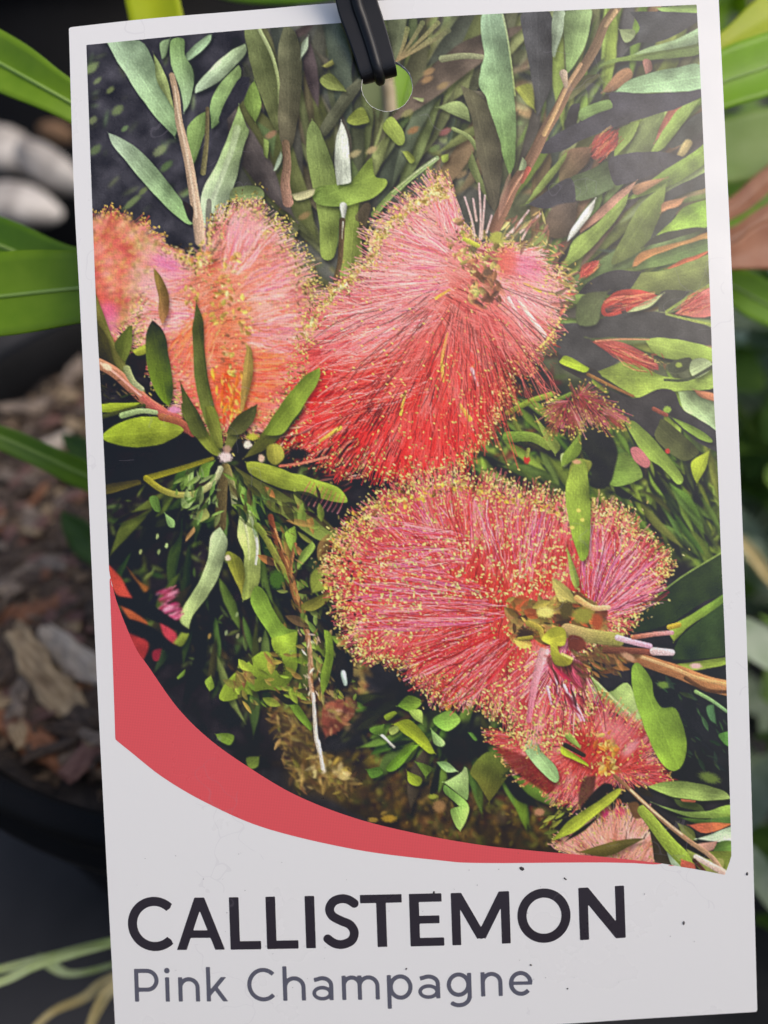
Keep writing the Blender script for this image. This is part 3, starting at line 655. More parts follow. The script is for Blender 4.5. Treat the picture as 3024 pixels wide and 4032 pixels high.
def fil(x0, y0, x1, y1, w, c, op=1.0, c1=None, bow=.17):
    """one curved filament"""
    b = rs.normal(0, bow); mx, my = (x0 + x1) / 2 - (y1 - y0) * b, (y0 + y1) / 2 + (x1 - x0) * b; c = np.array(c, float); c1 = c if c1 is None else np.array(c1, float)
    px, py, pc = x0, y0, c
    for k in (.34, .67, 1.0):
        qx = (1 - k) ** 2 * x0 + 2 * k * (1 - k) * mx + k * k * x1; qy = (1 - k) ** 2 * y0 + 2 * k * (1 - k) * my + k * k * y1; qc = c + (c1 - c) * k
        fastline(px, py, qx, qy, w, pc, op, qc); px, py, pc = qx, qy, qc
def inside(P, n):
    lo, hi = P.min(0), P.max(0); out = np.zeros((0, 2))
    while len(out) < n:
        q = rs.uniform(lo, hi, (n * 2, 2)); out = np.concatenate([out, q[psdf(q[:, 0], q[:, 1], P) > 0]])
    return out[:n]
def dabs(t, poly, n, size, pal, ang=None, spread=.9, asp=.22):
    """n small leaf dabs scattered over an area"""
    P = tp(t, poly); s = TILE[t][2] / 2
    for x, y in inside(P, n):
        a = rs.uniform(0, math.pi) if ang is None else ang + rs.normal(0, spread); L = size * s * rs.uniform(.6, 1.7); W = L * asp * rs.uniform(.6, 1.4)
        dx, dy = math.cos(a), math.sin(a); c = jit(pal[rs.randint(len(pal))], 22)
        R_ = region(x - L, y - L, x + L, y + L)
        if R_ is None: continue
        S, gx, gy = R_; u = (gx - x) * dx + (gy - y) * dy; v = -(gx - x) * dy + (gy - y) * dx + .12 * u * u / L * rs.choice([-1, 1])
        d = W * .5 * np.clip(1 - (u / L * 2) ** 2, 0, 1) - np.abs(v); al = (ss(d / 1.6 + .3) * (np.abs(u) < L * .5))[..., None] * rs.uniform(.45, .97)
        cc = np.array(c) * (1 + .14 * np.tanh(v / 2))[..., None]
        INK[S] = INK[S] * (1 - al) + cc * al
def flower(t, outline, axis, n, pal_in, pal_out, yel=(222, 205, 110), ndot=None, dot=4.2, fill=True, length=34, lit=None, w=1.5, fringe=1.0, base=None, dark=.12, bend=0.0, rim=0, band=6, ragged=5.0):
    """brush of stamens: strokes run outwards from the axis, yellow anthers at their tips"""
    P = catmull(tp(t, outline), 7, True); c_ = P.mean(0); nn_ = np.convolve(np.r_[rs.normal(0, 1, len(P))], np.ones(3) / 1.7, 'same')
    P = P + (P - c_) / (np.hypot(*(P - c_).T)[:, None] + 1e-6) * (nn_ * ragged)[:, None]; A = catmull(tp(t, axis), 5) if len(axis) > 2 else tp(t, axis)
    def near(q):
        best = np.full(len(q), 1e9); pt = np.zeros_like(q)
        for i in range(len(A) - 1):
            e = A[i + 1] - A[i]; k = np.clip(((q - A[i]) @ e) / (e @ e + 1e-9), 0, 1)[:, None]; p = A[i] + e * k; d = np.hypot(*(q - p).T); b = d < best
            best = np.where(b, d, best); pt[b] = p[b]
        return best, pt
    def shade(q, r):
        k = np.clip(r + rs.normal(0, .16), 0, 1)
        ci = np.array(pal_in[rs.randint(len(pal_in))], float); co = np.array(pal_out[rs.randint(len(pal_out))], float); c = ci * (1 - k) + co * k
        if lit: c = lit(q, c)
        m_ = NZL[int(q[1] * .9) % 512, int(q[0] * .9) % 512] * .5 + NZM[int(q[1]) % 512, int(q[0]) % 512] * .6
        c = c + (np.array((248, 214, 214)) - c) * np.clip(m_ * .34, 0, .62) if m_ > 0 else c * np.clip(1 + m_ * np.array((.10, .20, .18)), .5, 1)
        return np.clip(c * rs.uniform(.86, 1.12), 0, 250)
    if fill:
        S, gx, gy = region(P[:, 0].min() - 8, P[:, 1].min() - 8, P[:, 0].max() + 8, P[:, 1].max() + 8)
        d = psdf(gx, gy, P) + 4 * nzs(NZF, gx, gy); al = ss(d / 46 + .12)[..., None] * .93
        b_ = np.array(base if base is not None else np.mean(pal_in, 0), float) * np.ones(gx.shape + (3,))
        if lit is not None:
            for j in range(0, gx.shape[0], 6):
                b_[j:j + 6] = lit((gx[0, gx.shape[1] // 2], gy[j, 0]), b_[j, 0])
        INK[S] = INK[S] * (1 - al) + b_ * al
    q = inside(P, n); dist, pt = near(q); dP = psdf(q[:, 0], q[:, 1], P); r = dist / (dist + np.abs(dP) + 1e-6)
    order = np.argsort(-r + rs.normal(0, .18, n))
    for i in order:
        v = q[i] - pt[i]; L = np.hypot(*v) + 1e-6; v = v / L; a = rs.normal(0, .11) + bend; v = np.array([v[0] * math.cos(a) - v[1] * math.sin(a), v[0] * math.sin(a) + v[1] * math.cos(a)])
        l = length * rs.uniform(.4, 1.25); p0 = q[i] - v * min(l * .5, L); p1 = q[i] + v * l * .5
        if rs.rand() < dark: c0 = shade(q[i], r[i]) * .42
        else: c0 = shade(q[i], r[i])
        fil(p0[0], p0[1], p1[0], p1[1], w * rs.uniform(.6, 1.3), c0, .85, shade(p1, min(1, r[i] + .15)))
    nd = ndot if ndot is not None else n // 3
    q = inside(P, nd); dist, pt = near(q); dP = psdf(q[:, 0], q[:, 1], P); r = dist / (dist + np.abs(dP) + 1e-6)
    for i in range(nd):
        if rs.rand() > .25 + .9 * r[i]: continue
        z = dot * rs.uniform(.5, 1.15); c = np.array(yel) * rs.uniform(.72, 1.12) + rs.uniform(-14, 14, 3); a = rs.uniform(0, 6.28); x, y = q[i]
        fastline(x, y, x + math.cos(a) * z * .7, y + math.sin(a) * z * .7, z * .62, np.clip(c, 0, 248), .95)
    # loose filaments past the outline
    E = P[rs.randint(len(P), size=int(len(P) * 3 * fringe))] + rs.normal(0, 5, (int(len(P) * 3 * fringe), 2)); dist, pt = near(E)
    for i in range(len(E)):
        v = E[i] - pt[i]; L = np.hypot(*v) + 1e-6
        if L < 12: continue
        v /= L; l = rs.uniform(-6, 20); p0 = E[i] - v * rs.uniform(12, 34); p1 = E[i] + v * l
        fastline(p0[0], p0[1], p1[0], p1[1], 1.1, shade(E[i], .9), .9)
        z = dot * rs.uniform(.6, 1.2); fastline(p1[0], p1[1], p1[0] + rs.normal() * 1.6, p1[1] + rs.normal() * 1.6, z * .66, np.clip(np.array(yel) * rs.uniform(.7, 1.1), 0, 248), .95)


    for _ in range(rim):                    # dense anthers along the edge of the brush
        i = rs.randint(len(P)); k = rs.rand(); p = P[i] * (1 - k) + P[(i + 1) % len(P)] * k; c0 = A.mean(0); v = (c0 - p) / (np.hypot(*(c0 - p)) + 1e-6); p = p + v * rs.normal(band * .7, band * 1.5)
        c = [np.array(yel), np.array(yel) * .82, np.array((240, 226, 164)), np.array(yel) * .55, np.array((96, 76, 46))][rs.choice(5, p=[.27, .22, .18, .17, .16])] * rs.uniform(.9, 1.06)
        z = dot * rs.uniform(.45, 1.05); a = rs.uniform(0, 6.28); fastline(p[0], p[1], p[0] + math.cos(a) * z, p[1] + math.sin(a) * z, z * .62, np.clip(c, 0, 250), .95)
def BUN(t, p0, p1, w0, w1, n, cols, lw=1.3, op=.85):
    """bundle of loose filaments from p0 to p1"""
    a, b = tp(t, [p0, p1]); s = TILE[t][2] / 2; d = (b - a) / (np.hypot(*(b - a)) + 1e-6); nrm = np.array((-d[1], d[0]))
    for _ in range(n):
        u = rs.uniform(-1, 1); k0 = rs.uniform(0, .6); k1 = min(1, k0 + rs.uniform(.2, .6)); q0 = a + nrm * u * w0 * s; q1 = b + nrm * u * w1 * s
        x0, x1 = q0 + (q1 - q0) * k0, q0 + (q1 - q0) * k1; c = cols[rs.randint(len(cols))]; fil(x0[0], x0[1], x1[0], x1[1], lw * rs.uniform(.5, 1.3), jit(c, 10), op)
DK = (50, 50, 56); G1 = (122, 150, 70); G2 = (98, 120, 60); G3 = (150, 172, 92); OL = (96, 104, 66)
# broad dark masses and scattered small leaves of the background
def FILL(t, pts, c, soft=14, op=1.0): PG(t, pts, c, c, soft=soft, rib=False, streak=.05, op=op)
FILL('F', [(180, 80), (560, 60), (560, 520), (200, 480)], (62, 62, 70))
FILL('F', [(560, 60), (1100, 20), (1540, 10), (1540, 700), (1150, 640), (560, 640)], (82, 84, 80))
FILL('F', [(1050, 20), (1560, 0), (1560, 1000), (1180, 800), (1060, 400)], (88, 94, 72))
FILL('F', [(200, 900), (720, 980), (760, 1500), (560, 1660), (230, 1300)], (36, 32, 36))
FILL('F', [(1050, 850), (1560, 850), (1570, 1250), (1440, 1200), (1230, 1080), (1020, 1020)], (52, 58, 40))
FILL('F', [(620, 1650), (1000, 1600), (1240, 1840), (960, 1830), (700, 1720)], (54, 44, 30))
FILL('F', [(1280, 1500), (1570, 1450), (1590, 1700), (1460, 1680)], (32, 34, 36))
dabs('F', [(190, 100), (420, 90), (420, 470), (205, 450)], 26, 30, [(120, 140, 100), (95, 105, 80), (70, 78, 66)], -.8, .4)
dabs('F', [(560, 70), (1080, 40), (1080, 420), (800, 400), (560, 400)], 230, 46, [(110, 122, 82), (92, 100, 76), (130, 140, 92), (72, 74, 72), (150, 130, 100), (66, 66, 70)], -.9, .9)
dabs('F', [(900, 40), (1050, 30), (1050, 140), (890, 160)], 60, 60, [(128, 138, 96), (108, 116, 84), (80, 84, 74)], -.85, .25, .2)
dabs('F', [(1060, 30), (1540, 20), (1540, 240), (1240, 240), (1060, 300)], 170, 60, [(112, 128, 84), (140, 150, 110), (84, 90, 74), (150, 128, 104), (72, 74, 76)], -.5, .6)
dabs('F', [(1150, 260), (1540, 240), (1550, 760), (1180, 760)], 240, 74, [(112, 134, 74), (134, 156, 84), (84, 92, 64), (168, 118, 92), (70, 70, 70), (96, 116, 66)], -.6, .45, .22)
dabs('F', [(220, 960), (700, 1010), (720, 1480), (560, 1560), (250, 1320)], 260, 34, [(70, 98, 44), (104, 134, 58), (46, 52, 34), (84, 80, 44), (56, 66, 36), (120, 140, 70)], None)
dabs('F', [(330, 1330), (620, 1330), (640, 1560), (520, 1560)], 60, 26, [(60, 70, 36), (38, 34, 34), (28, 26, 28), (90, 110, 46)], None)
dabs('F', [(1040, 900), (1555, 850), (1565, 1240), (1440, 1190), (1240, 1090), (1040, 1030)], 520, 44, [(96, 128, 44), (130, 158, 62), (62, 78, 36), (38, 42, 30), (150, 172, 70), (46, 50, 36), (112, 140, 60)], .6, .9)
dabs('F', [(1280, 1020), (1560, 1000), (1565, 1200), (1440, 1190)], 150, 44, [(74, 90, 44), (40, 44, 34), (104, 128, 56), (128, 140, 60)], -.7, .35, .2)
dabs('F', [(1040, 780), (1200, 760), (1230, 950), (1050, 1010)], 60, 40, [(40, 36, 32), (86, 112, 44), (58, 64, 34), (120, 40, 40)], -.4, .5)
dabs('F', [(620, 1640), (1000, 1600), (1240, 1830), (960, 1815), (700, 1710)], 520, 20, [(96, 72, 36), (70, 52, 30), (50, 42, 30), (128, 104, 48), (40, 36, 30), (84, 88, 40)], None, asp=.55)
dabs('F', [(560, 1380), (800, 1420), (800, 1600), (600, 1560)], 220, 24, [(150, 126, 66), (118, 134, 52), (96, 72, 44), (60, 50, 34), (172, 150, 90), (130, 80, 50)], None, asp=.4)
dabs('F', [(800, 1480), (1060, 1530), (1150, 1700), (900, 1700), (780, 1600)], 120, 40, [(70, 100, 40), (96, 128, 48), (36, 36, 30), (28, 28, 28), (110, 120, 56)], None)
dabs('F', [(1060, 1560), (1200, 1640), (1200, 1780), (1060, 1730)], 70, 36, [(120, 44, 36), (88, 40, 32), (60, 50, 32), (80, 84, 40)], .6, .4)
dabs('F', [(1290, 1510), (1565, 1480), (1575, 1680), (1460, 1680)], 70, 30, [(40, 46, 40), (60, 80, 50), (30, 32, 36), (90, 120, 70)], .6, .5)
dabs('F', [(440, 540), (720, 560), (740, 640), (640, 660)], 40, 34, [(150, 140, 96), (120, 118, 80), (96, 98, 70)], None)

def soften(sig):
    kx = np.fft.rfftfreq(PW); ky = np.fft.fftfreq(PH); g_ = np.exp(-2 * (math.pi * sig) ** 2 * (ky[:, None] ** 2 + kx[None, :] ** 2))
    for c_ in range(3): INK[:, :, c_] = np.fft.irfft2(np.fft.rfft2(INK[:, :, c_]) * g_, s=(PH, PW))
INK *= (1 + .10 * nzs(NZL, *np.meshgrid(np.arange(PW) * .8, np.arange(PH) * .8)) + .05 * nzs(NZM, *np.meshgrid(np.arange(PW), np.arange(PH))))[..., None]
soften(2.6)
dabs('F', [(220, 960), (700, 1010), (720, 1480), (560, 1560), (250, 1320)], 90, 26, [(84, 112, 48), (46, 50, 34), (110, 136, 64)], None)
dabs('F', [(1060, 900), (1555, 850), (1565, 1230), (1440, 1190), (1240, 1090), (1040, 1030)], 130, 40, [(96, 128, 44), (134, 160, 62), (38, 42, 30), (140, 166, 66)], .6, .8)
dabs('F', [(640, 1650), (1000, 1620), (1240, 1830), (960, 1815), (700, 1710)], 120, 12, [(130, 104, 50), (60, 48, 30), (100, 100, 46)], None, asp=.5)
dabs('F', [(560, 70), (1080, 40), (1080, 400), (560, 400)], 60, 40, [(124, 136, 90), (70, 72, 70)], -.9, .7)
dabs('F', [(1150, 260), (1540, 240), (1550, 760), (1180, 760)], 70, 70, [(130, 152, 84), (76, 78, 70), (110, 130, 70)], -.6, .4, .2)
def soften_area(t, poly, sig, edge=30):
    P = tp(t, poly); keep = INK.copy(); soften(sig); S, gx, gy = region(P[:, 0].min() - edge, P[:, 1].min() - edge, P[:, 0].max() + edge, P[:, 1].max() + edge)
    al = ss(psdf(gx, gy, P) / edge + .5)[..., None]; blur = INK[S].copy(); INK[:] = keep; INK[S] = keep[S] * (1 - al) + blur * al
def radiate(t, poly, org, n, size, pal, asp=.13):
    P = tp(t, poly); o_ = tp(t, [org])[0]; s = TILE[t][2] / 2
    for x, y in inside(P, n):
        v = np.array((x, y)) - o_; a = math.atan2(v[1], v[0]) + rs.normal(0, .22); L = size * s * rs.uniform(.5, 1.3); W = L * asp * rs.uniform(.7, 1.3); d = np.array((math.cos(a), math.sin(a))); n_ = np.array((-d[1], d[0])); c = np.array(jit(pal[rs.randint(len(pal))], 14)); k = rs.uniform(-.08, .08) * L
        ox, oy, sc_ = TILE['F']; pts = [(x, y) - d * L * .5, (x, y) - d * L * .2 + n_ * (W * .42 + k * .6), (x, y) + d * L * .15 + n_ * (W * .5 + k), (x, y) + d * L * .5, (x, y) + d * L * .15 - n_ * (W * .5 - k), (x, y) - d * L * .2 - n_ * (W * .42 - k * .6)]
        PG('F', [(p[0] * 2 / sc_, p[1] * 2 / sc_) for p in pts], c, c * rs.uniform(.75, 1.15), soft=2.6)
radiate('F', [(1120, 260), (1200, 60), (1540, 30), (1548, 780), (1260, 700)], (1090, 660), 150, 330, [(112, 134, 74), (134, 156, 84), (84, 92, 66), (70, 72, 72), (100, 122, 72), (150, 170, 110), (120, 104, 80)], .10)
radiate('F', [(560, 70), (1080, 50), (1060, 330), (800, 420), (560, 420)], (760, 640), 70, 300, [(96, 104, 76), (118, 132, 88), (78, 80, 74), (104, 100, 80)], .15)
radiate('F', [(1060, 900), (1555, 850), (1560, 1220), (1300, 1100), (1060, 1030)], (1700, 1500), 190, 120, [(86, 112, 46), (126, 150, 62), (50, 58, 38), (38, 42, 32), (104, 130, 54), (30, 32, 28), (60, 70, 40)], .13)
radiate('F', [(240, 980), (480, 1010), (700, 1100), (720, 1450), (560, 1540), (260, 1320)], (480, 960), 80, 150, [(46, 56, 34), (66, 84, 40), (36, 34, 34), (84, 106, 50), (52, 46, 36), (32, 30, 32)], .14)
radiate('F', [(780, 1500), (1060, 1540), (1180, 1740), (900, 1700)], (1000, 1500), 60, 130, [(76, 108, 42), (100, 132, 50), (36, 36, 30), (60, 56, 36)], .2)
soften(1.3)
# --- top left
PG('A', [(760, 222), (835, 330), (900, 480), (950, 590), (970, 690), (950, 745), (860, 650), (760, 520), (680, 400), (625, 310), (585, 230)], (168, 196, 172), (140, 172, 126))
PG('A', [(835, 290), (880, 360), (920, 470), (945, 590), (900, 520), (850, 420)], (140, 160, 108), (150, 165, 112))
PG('A', [(870, 235), (925, 212), (905, 300), (880, 325)], (134, 160, 124))
PG('A', [(1120, 200), (1150, 190), (1140, 230), (1060, 310), (1015, 335), (1012, 290)], (150, 180, 148))
PG('A', [(930, 222), (1002, 212), (1008, 300), (1050, 380), (1057, 460), (1032, 560), (1000, 610), (985, 500), (950, 400), (930, 330)], (126, 158, 104), (158, 186, 154))
PG('A', [(1335, 235), (1340, 290), (1240, 400), (1150, 470), (1060, 512), (1068, 460), (1150, 370), (1240, 290)], (166, 190, 150), (176, 200, 178))
PG('A', [(1300, 350), (1312, 410), (1230, 590), (1190, 670), (1150, 705), (1140, 600), (1165, 510), (1230, 420)], (138, 164, 110), (130, 162, 112))
PG('A', [(1290, 440), (1360, 420), (1340, 520), (1230, 650), (1190, 640)], (58, 58, 66), rib=False)
PG('A', [(1350, 480), (1385, 440), (1425, 560), (1390, 665), (1330, 565)], (120, 146, 80))
PG('A', [(1120, 605), (1140, 640), (1110, 740), (1070, 860), (1048, 900), (1028, 800), (1020, 690)], (128, 156, 98))
ST('A', [(1130, 590), (1125, 760), (1105, 940)], 20, (104, 96, 74), 30, (120, 118, 84))
PG('A', [(1300, 575), (1340, 680), (1357, 722), (1310, 850), (1285, 980), (1235, 1120), (1190, 1215), (1110, 1235), (1092, 1130), (1100, 1050), (1140, 960), (1200, 850), (1265, 680)], (140, 168, 104), (182, 200, 182))
ST('A', [(1290, 700), (1255, 830), (1160, 1080)], 40, (190, 206, 180), 24, (196, 208, 190), op=.45, soft=5)
PG('A', [(588, 722), (650, 745), (750, 810), (850, 910), (950, 1040), (1022, 1130), (1050, 1220), (1010, 1215), (900, 1120), (780, 990), (680, 870), (610, 780)], (172, 192, 178), (134, 172, 112))
ST('A', [(935, 410), (960, 520), (972, 650), (998, 760), (1030, 900), (1052, 1040), (1075, 1180), (1092, 1310)], 30, (170, 150, 128), 62, (206, 180, 160))
ST('A', [(950, 470), (975, 640), (1010, 800), (1045, 1000), (1070, 1180)], 8, (222, 206, 186), 14, (226, 208, 190), op=.8)
PG('A', [(1050, 1130), (1045, 1215), (1020, 1180), (990, 1090)], (52, 44, 48), rib=False)
PG('A', [(1125, 1100), (1150, 1100), (1145, 1250), (1120, 1240)], (96, 92, 92), rib=False, op=.7)
PG('A', [(1330, 160), (1412, 160), (1480, 280), (1522, 430), (1532, 560), (1522, 690), (1500, 705), (1450, 600), (1400, 470), (1360, 330)], (110, 122, 84), (92, 98, 66))
ST('A', [(1412, 162), (1480, 300), (1515, 440), (1520, 560)], 22, (168, 184, 140), 14, (150, 165, 112))
PG('A', [(1545, 140), (1600, 170), (1642, 300), (1640, 480), (1622, 650), (1585, 800), (1540, 805), (1512, 650), (1520, 450), (1512, 280)], (104, 110, 86), (88, 84, 70))
ST('A', [(1555, 780), (1562, 900), (1552, 1000), (1568, 1100)], 40, (118, 100, 82), 58, (164, 130, 116))
PG('A', [(1270, 1020), (1412, 1018), (1425, 1082), (1250, 1095)], (132, 150, 104))
for x, y, a, b in [(500, 370, 40, 22), (530, 440, 26, 12), (640, 600, 34, 22), (505, 655, 26, 18), (520, 815, 34, 20), (870, 820, 40, 22), (905, 905, 40, 18), (720, 1100, 60, 16), (780, 1040, 26, 14), (600, 490, 24, 14), (680, 700, 22, 12)]:
    BL('A', x, y, a, b, jit((122, 142, 96)), .9, .75, -.7)
# --- top centre
PG('B', [(690, 500), (705, 560), (560, 770), (470, 890), (425, 850), (500, 720), (580, 610)], (98, 102, 86), (88, 92, 74))
PG('B', [(345, 1000), (345, 870), (380, 785), (432, 850), (490, 1000), (532, 1130), (562, 1300), (552, 1500), (522, 1680), (440, 1680), (430, 1500), (400, 1300), (368, 1150)], (128, 148, 96), (124, 142, 74))
PG('B', [(590, 1335), (692, 1318), (682, 1420), (700, 1550), (700, 1750), (640, 1900), (570, 1850), (560, 1680), (580, 1500)], (128, 150, 74), (136, 146, 80))
PG('B', [(860, 1170), (862, 1215), (780, 1292), (680, 1325), (600, 1345), (420, 1335), (375, 1260), (400, 1225), (530, 1200), (640, 1170), (740, 1050), (772, 1032), (790, 1150)], (138, 160, 74), (122, 148, 78))
PG('B', [(570, 792), (602, 850), (622, 1000), (637, 1150), (630, 1195), (560, 1208), (538, 1200), (528, 1050), (538, 900)], (206, 216, 208), (196, 208, 196))
PG('B', [(565, 1335), (607, 1338), (590, 1440), (577, 1455)], (212, 220, 214))
ST('B', [(577, 1440), (572, 1560), (560, 1720), (530, 1830)], 40, (86, 74, 58), 30, (110, 92, 66))
ST('B', [(582, 1450), (575, 1560)], 8, (210, 210, 200), 3, (190, 190, 170))
for q, c in [([(430, 520), (500, 478), (580, 560), (592, 592), (480, 582)], (142, 156, 92)), ([(608, 782), (700, 698), (747, 770), (740, 802), (650, 817)], (152, 168, 84)),
             ([(838, 830), (900, 762), (962, 840), (987, 920), (950, 952), (890, 900)], (152, 172, 88)), ([(968, 990), (1010, 988), (1052, 1040), (1020, 1067)], (150, 166, 82)),
             ([(1225, 1020), (1270, 1005), (1268, 1045), (1235, 1060)], (140, 158, 80)), ([(1198, 700), (1330, 658), (1400, 710), (1418, 805), (1330, 760)], (152, 172, 118)),
             ([(310, 290), (355, 235), (350, 320), (305, 385)], (160, 178, 158)), ([(450, 430), (510, 390), (520, 420), (470, 440)], (156, 160, 96)), ([(1050, 640), (1110, 640), (1100, 665)], (156, 170, 120)),
             ([(120, 1120), (175, 985), (185, 1030), (150, 1110)], (160, 180, 160)), ([(60, 900), (100, 930), (90, 1040), (60, 1010)], (130, 152, 88)), ([(250, 1270), (400, 1230), (380, 1280), (280, 1310)], (190, 190, 150))]:
    PG('B', q, c, soft=3)
for x, y, c in [(1140, 470, (168, 140, 104)), (1130, 520, (166, 136, 100)), (1235, 560, (160, 140, 104)), (1040, 850, (160, 120, 84)), (1250, 860, (156, 104, 104)), (770, 980, (190, 172, 130)), (660, 1005, (180, 170, 130)), (1000, 740, (150, 150, 104)), (1355, 1140, (140, 122, 96)), (110, 880, (160, 126, 104)), (1180, 970, (110, 130, 84)), (330, 1410, (150, 128, 92))]:
    BL('B', x, y, 40, 20, c, .9, .85, -.5)
for x1, y1, c in [(1000, 190, (136, 144, 100)), (1100, 150, (120, 128, 92)), (1200, 150, (142, 148, 104)), (1270, 200, (110, 116, 86)), (1150, 260, (150, 152, 110))]:
    ST('B', [(930, 400), ((930 + x1) / 2 + 10, (400 + y1) / 2), (x1, y1)], 10, (160, 140, 108), 34, c, op=.85)
ST('B', [(1230, 385), (1370, 365), (1490, 372)], 46, (150, 160, 124), 34, (158, 168, 132), op=.8)
ST('B', [(1300, 840), (1400, 892), (1455, 965)], 22, (150, 166, 112), 34, (120, 134, 88))
ST('B', [(1400, 620), (1560, 640), (1600, 740)], 60, (92, 90, 78), 50, (86, 84, 72))
PG('B', [(1345, 550), (1440, 600), (1525, 680), (1585, 800), (1625, 960), (1608, 1250), (1572, 1385), (1520, 1300), (1490, 1150), (1460, 1000), (1425, 800)], (104, 104, 82), (86, 82, 70))
PG('B', [(1425, 1000), (1490, 1160), (1530, 1320), (1480, 1240), (1400, 1090)], (110, 122, 80))
ST('B', [(1195, 1032), (1050, 1140), (900, 1270), (785, 1398)], 30, (150, 172, 128), 40, (124, 146, 82)); ST('B', [(1185, 1036), (1050, 1132), (900, 1258)], 12, (196, 208, 176), 8, (170, 186, 130))
ST('B', [(690, 1420), (740, 1350), (700, 1500)], 60, (84, 74, 62), 40, (80, 70, 58), op=.7)
# --- top right
PG('C', [(320, 66), (472, 66), (483, 250), (484, 450), (442, 565), (400, 640), (385, 500), (358, 350), (330, 200)], (76, 78, 84), (78, 80, 82))
PG('C', [(490, 66), (552, 58), (547, 150), (500, 300), (484, 290)], (160, 180, 158))
PG('C', [(560, 56), (692, 46), (692, 130), (662, 250), (600, 360), (563, 405), (552, 250)], (140, 166, 120), (132, 162, 102))
PG('C', [(280, 480), (370, 460), (390, 600), (340, 560)], (160, 170, 84), soft=6)
PG('C', [(160, 70), (212, 70), (237, 190), (257, 330), (278, 500), (288, 680), (288, 800), (278, 900), (252, 965), (218, 850), (180, 700), (140, 590), (125, 530), (88, 470), (95, 380), (115, 300), (98, 180), (104, 76)], (160, 192, 168), (118, 152, 84))
ST('C', [(215, 80), (240, 200), (262, 350), (282, 520)], 10, (176, 196, 160), 8, (150, 172, 110))
PG('C', [(1050, 42), (1280, 26), (1280, 72), (1100, 66)], (136, 166, 100))
PG('C', [(900, 62), (1280, 70), (1283, 112), (1150, 192), (1040, 232), (950, 232), (868, 278), (910, 220), (960, 150)], (78, 82, 84), (70, 72, 80), rib=False)
PG('C', [(850, 160), (930, 160), (930, 200), (880, 230)], (158, 176, 132))
PG('C', [(1290, 232), (1292, 292), (1100, 322), (850, 335), (730, 372), (780, 335), (950, 290), (1120, 258)], (124, 152, 88), (118, 140, 80))
PG('C', [(1285, 150), (1290, 226), (1180, 258), (1050, 280), (920, 300), (1010, 258), (1150, 218)], (160, 192, 158), (150, 176, 126))
PG('C', [(980, 330), (1020, 330), (1030, 380), (990, 410)], (150, 112, 104)); PG('C', [(830, 400), (900, 370), (920, 420), (830, 490), (760, 500)], (164, 128, 100), soft=5)
PG('C', [(1290, 356), (1297, 487), (1200, 497), (1050, 502), (900, 508), (828, 500), (900, 440), (1000, 400), (1150, 368)], (158, 194, 158), (148, 182, 140))
PG('C', [(640, 592), (790, 545), (818, 590), (800, 622), (650, 662)], (128, 158, 98))
PG('C', [(600, 430), (760, 400), (680, 470), (560, 560)], (104, 108, 76)); PG('C', [(640, 560), (600, 720), (560, 700), (580, 580)], (60, 60, 66), rib=False)
PG('C', [(1100, 602), (1060, 740), (1010, 835), (880, 852), (930, 750), (980, 650)], (112, 128, 84), (104, 118, 74))
PG('C', [(1190, 575), (1120, 685), (1045, 770), (1110, 610)], (172, 112, 98))
PG('C', [(1296, 535), (1220, 640), (1100, 800), (1015, 835), (1060, 760), (1170, 600)], (130, 154, 92), (140, 166, 84))
PG('C', [(1300, 605), (1305, 705), (1150, 805), (1115, 790), (1230, 650)], (72, 78, 78), rib=False)
PG('C', [(960, 658), (930, 740), (818, 865), (830, 780), (850, 700)], (140, 164, 88))
PG('C', [(720, 740), (842, 708), (832, 800), (740, 862), (700, 852)], (138, 78, 74), (120, 70, 68), rib=False)
PG('C', [(1210, 760), (1250, 780), (1200, 850), (1160, 850)], (176, 162, 116), soft=4)
PG('C', [(560, 820), (700, 800), (680, 880), (560, 1000), (520, 960)], (122, 92, 80), (110, 100, 74), soft=5)
PG('C', [(1297, 485), (1298, 525), (1150, 592), (980, 642), (800, 702), (650, 762), (560, 812), (440, 838), (395, 815), (520, 722), (600, 682), (720, 622), (812, 585), (795, 520), (850, 500), (1000, 512), (1200, 500)], (74, 74, 86), (70, 70, 80), rib=False)
PG('C', [(1312, 780), (1318, 885), (1150, 1000), (950, 1075), (880, 1090), (1100, 925), (1250, 830)], (136, 166, 78), (124, 150, 76))
PG('C', [(1100, 970), (950, 1060), (920, 1020), (1000, 985)], (186, 144, 112), soft=4)
PG('C', [(1320, 938), (1326, 1022), (1200, 1052), (1090, 1125), (1100, 1052)], (66, 70, 74), rib=False)
PG('C', [(580, 970), (700, 920), (792, 878), (824, 1000), (780, 1042), (640, 1094), (590, 1062)], (98, 114, 84), (82, 100, 70))
PG('C', [(788, 880), (850, 842), (980, 828), (1100, 828), (1205, 858), (1130, 902), (1000, 962), (880, 1003), (820, 1003)], (70, 70, 80), (64, 64, 74), rib=False)
PG('C', [(565, 825), (540, 895), (420, 1045), (350, 1098), (440, 960)], (134, 154, 86))
PG('C', [(355, 1112), (470, 1030), (582, 968), (612, 1062), (590, 1112), (460, 1135)], (70, 70, 80), (66, 66, 74), rib=False)
PG('C', [(480, 1130), (620, 1100), (600, 1250), (520, 1300), (440, 1260)], (92, 82, 78), (98, 84, 70), soft=6)
PG('C', [(1104, 998), (1094, 1100), (1062, 1200), (1000, 1335), (830, 1438), (806, 1412), (870, 1290), (920, 1180), (1000, 1080)], (126, 148, 78), (104, 116, 68))
PG('C', [(1090, 1100), (1205, 1076), (1172, 1122), (1078, 1155)], (200, 148, 112), soft=3)
PG('C', [(1180, 1130), (1100, 1250), (1000, 1340), (1060, 1200), (1110, 1140)], (70, 76, 72), rib=False)
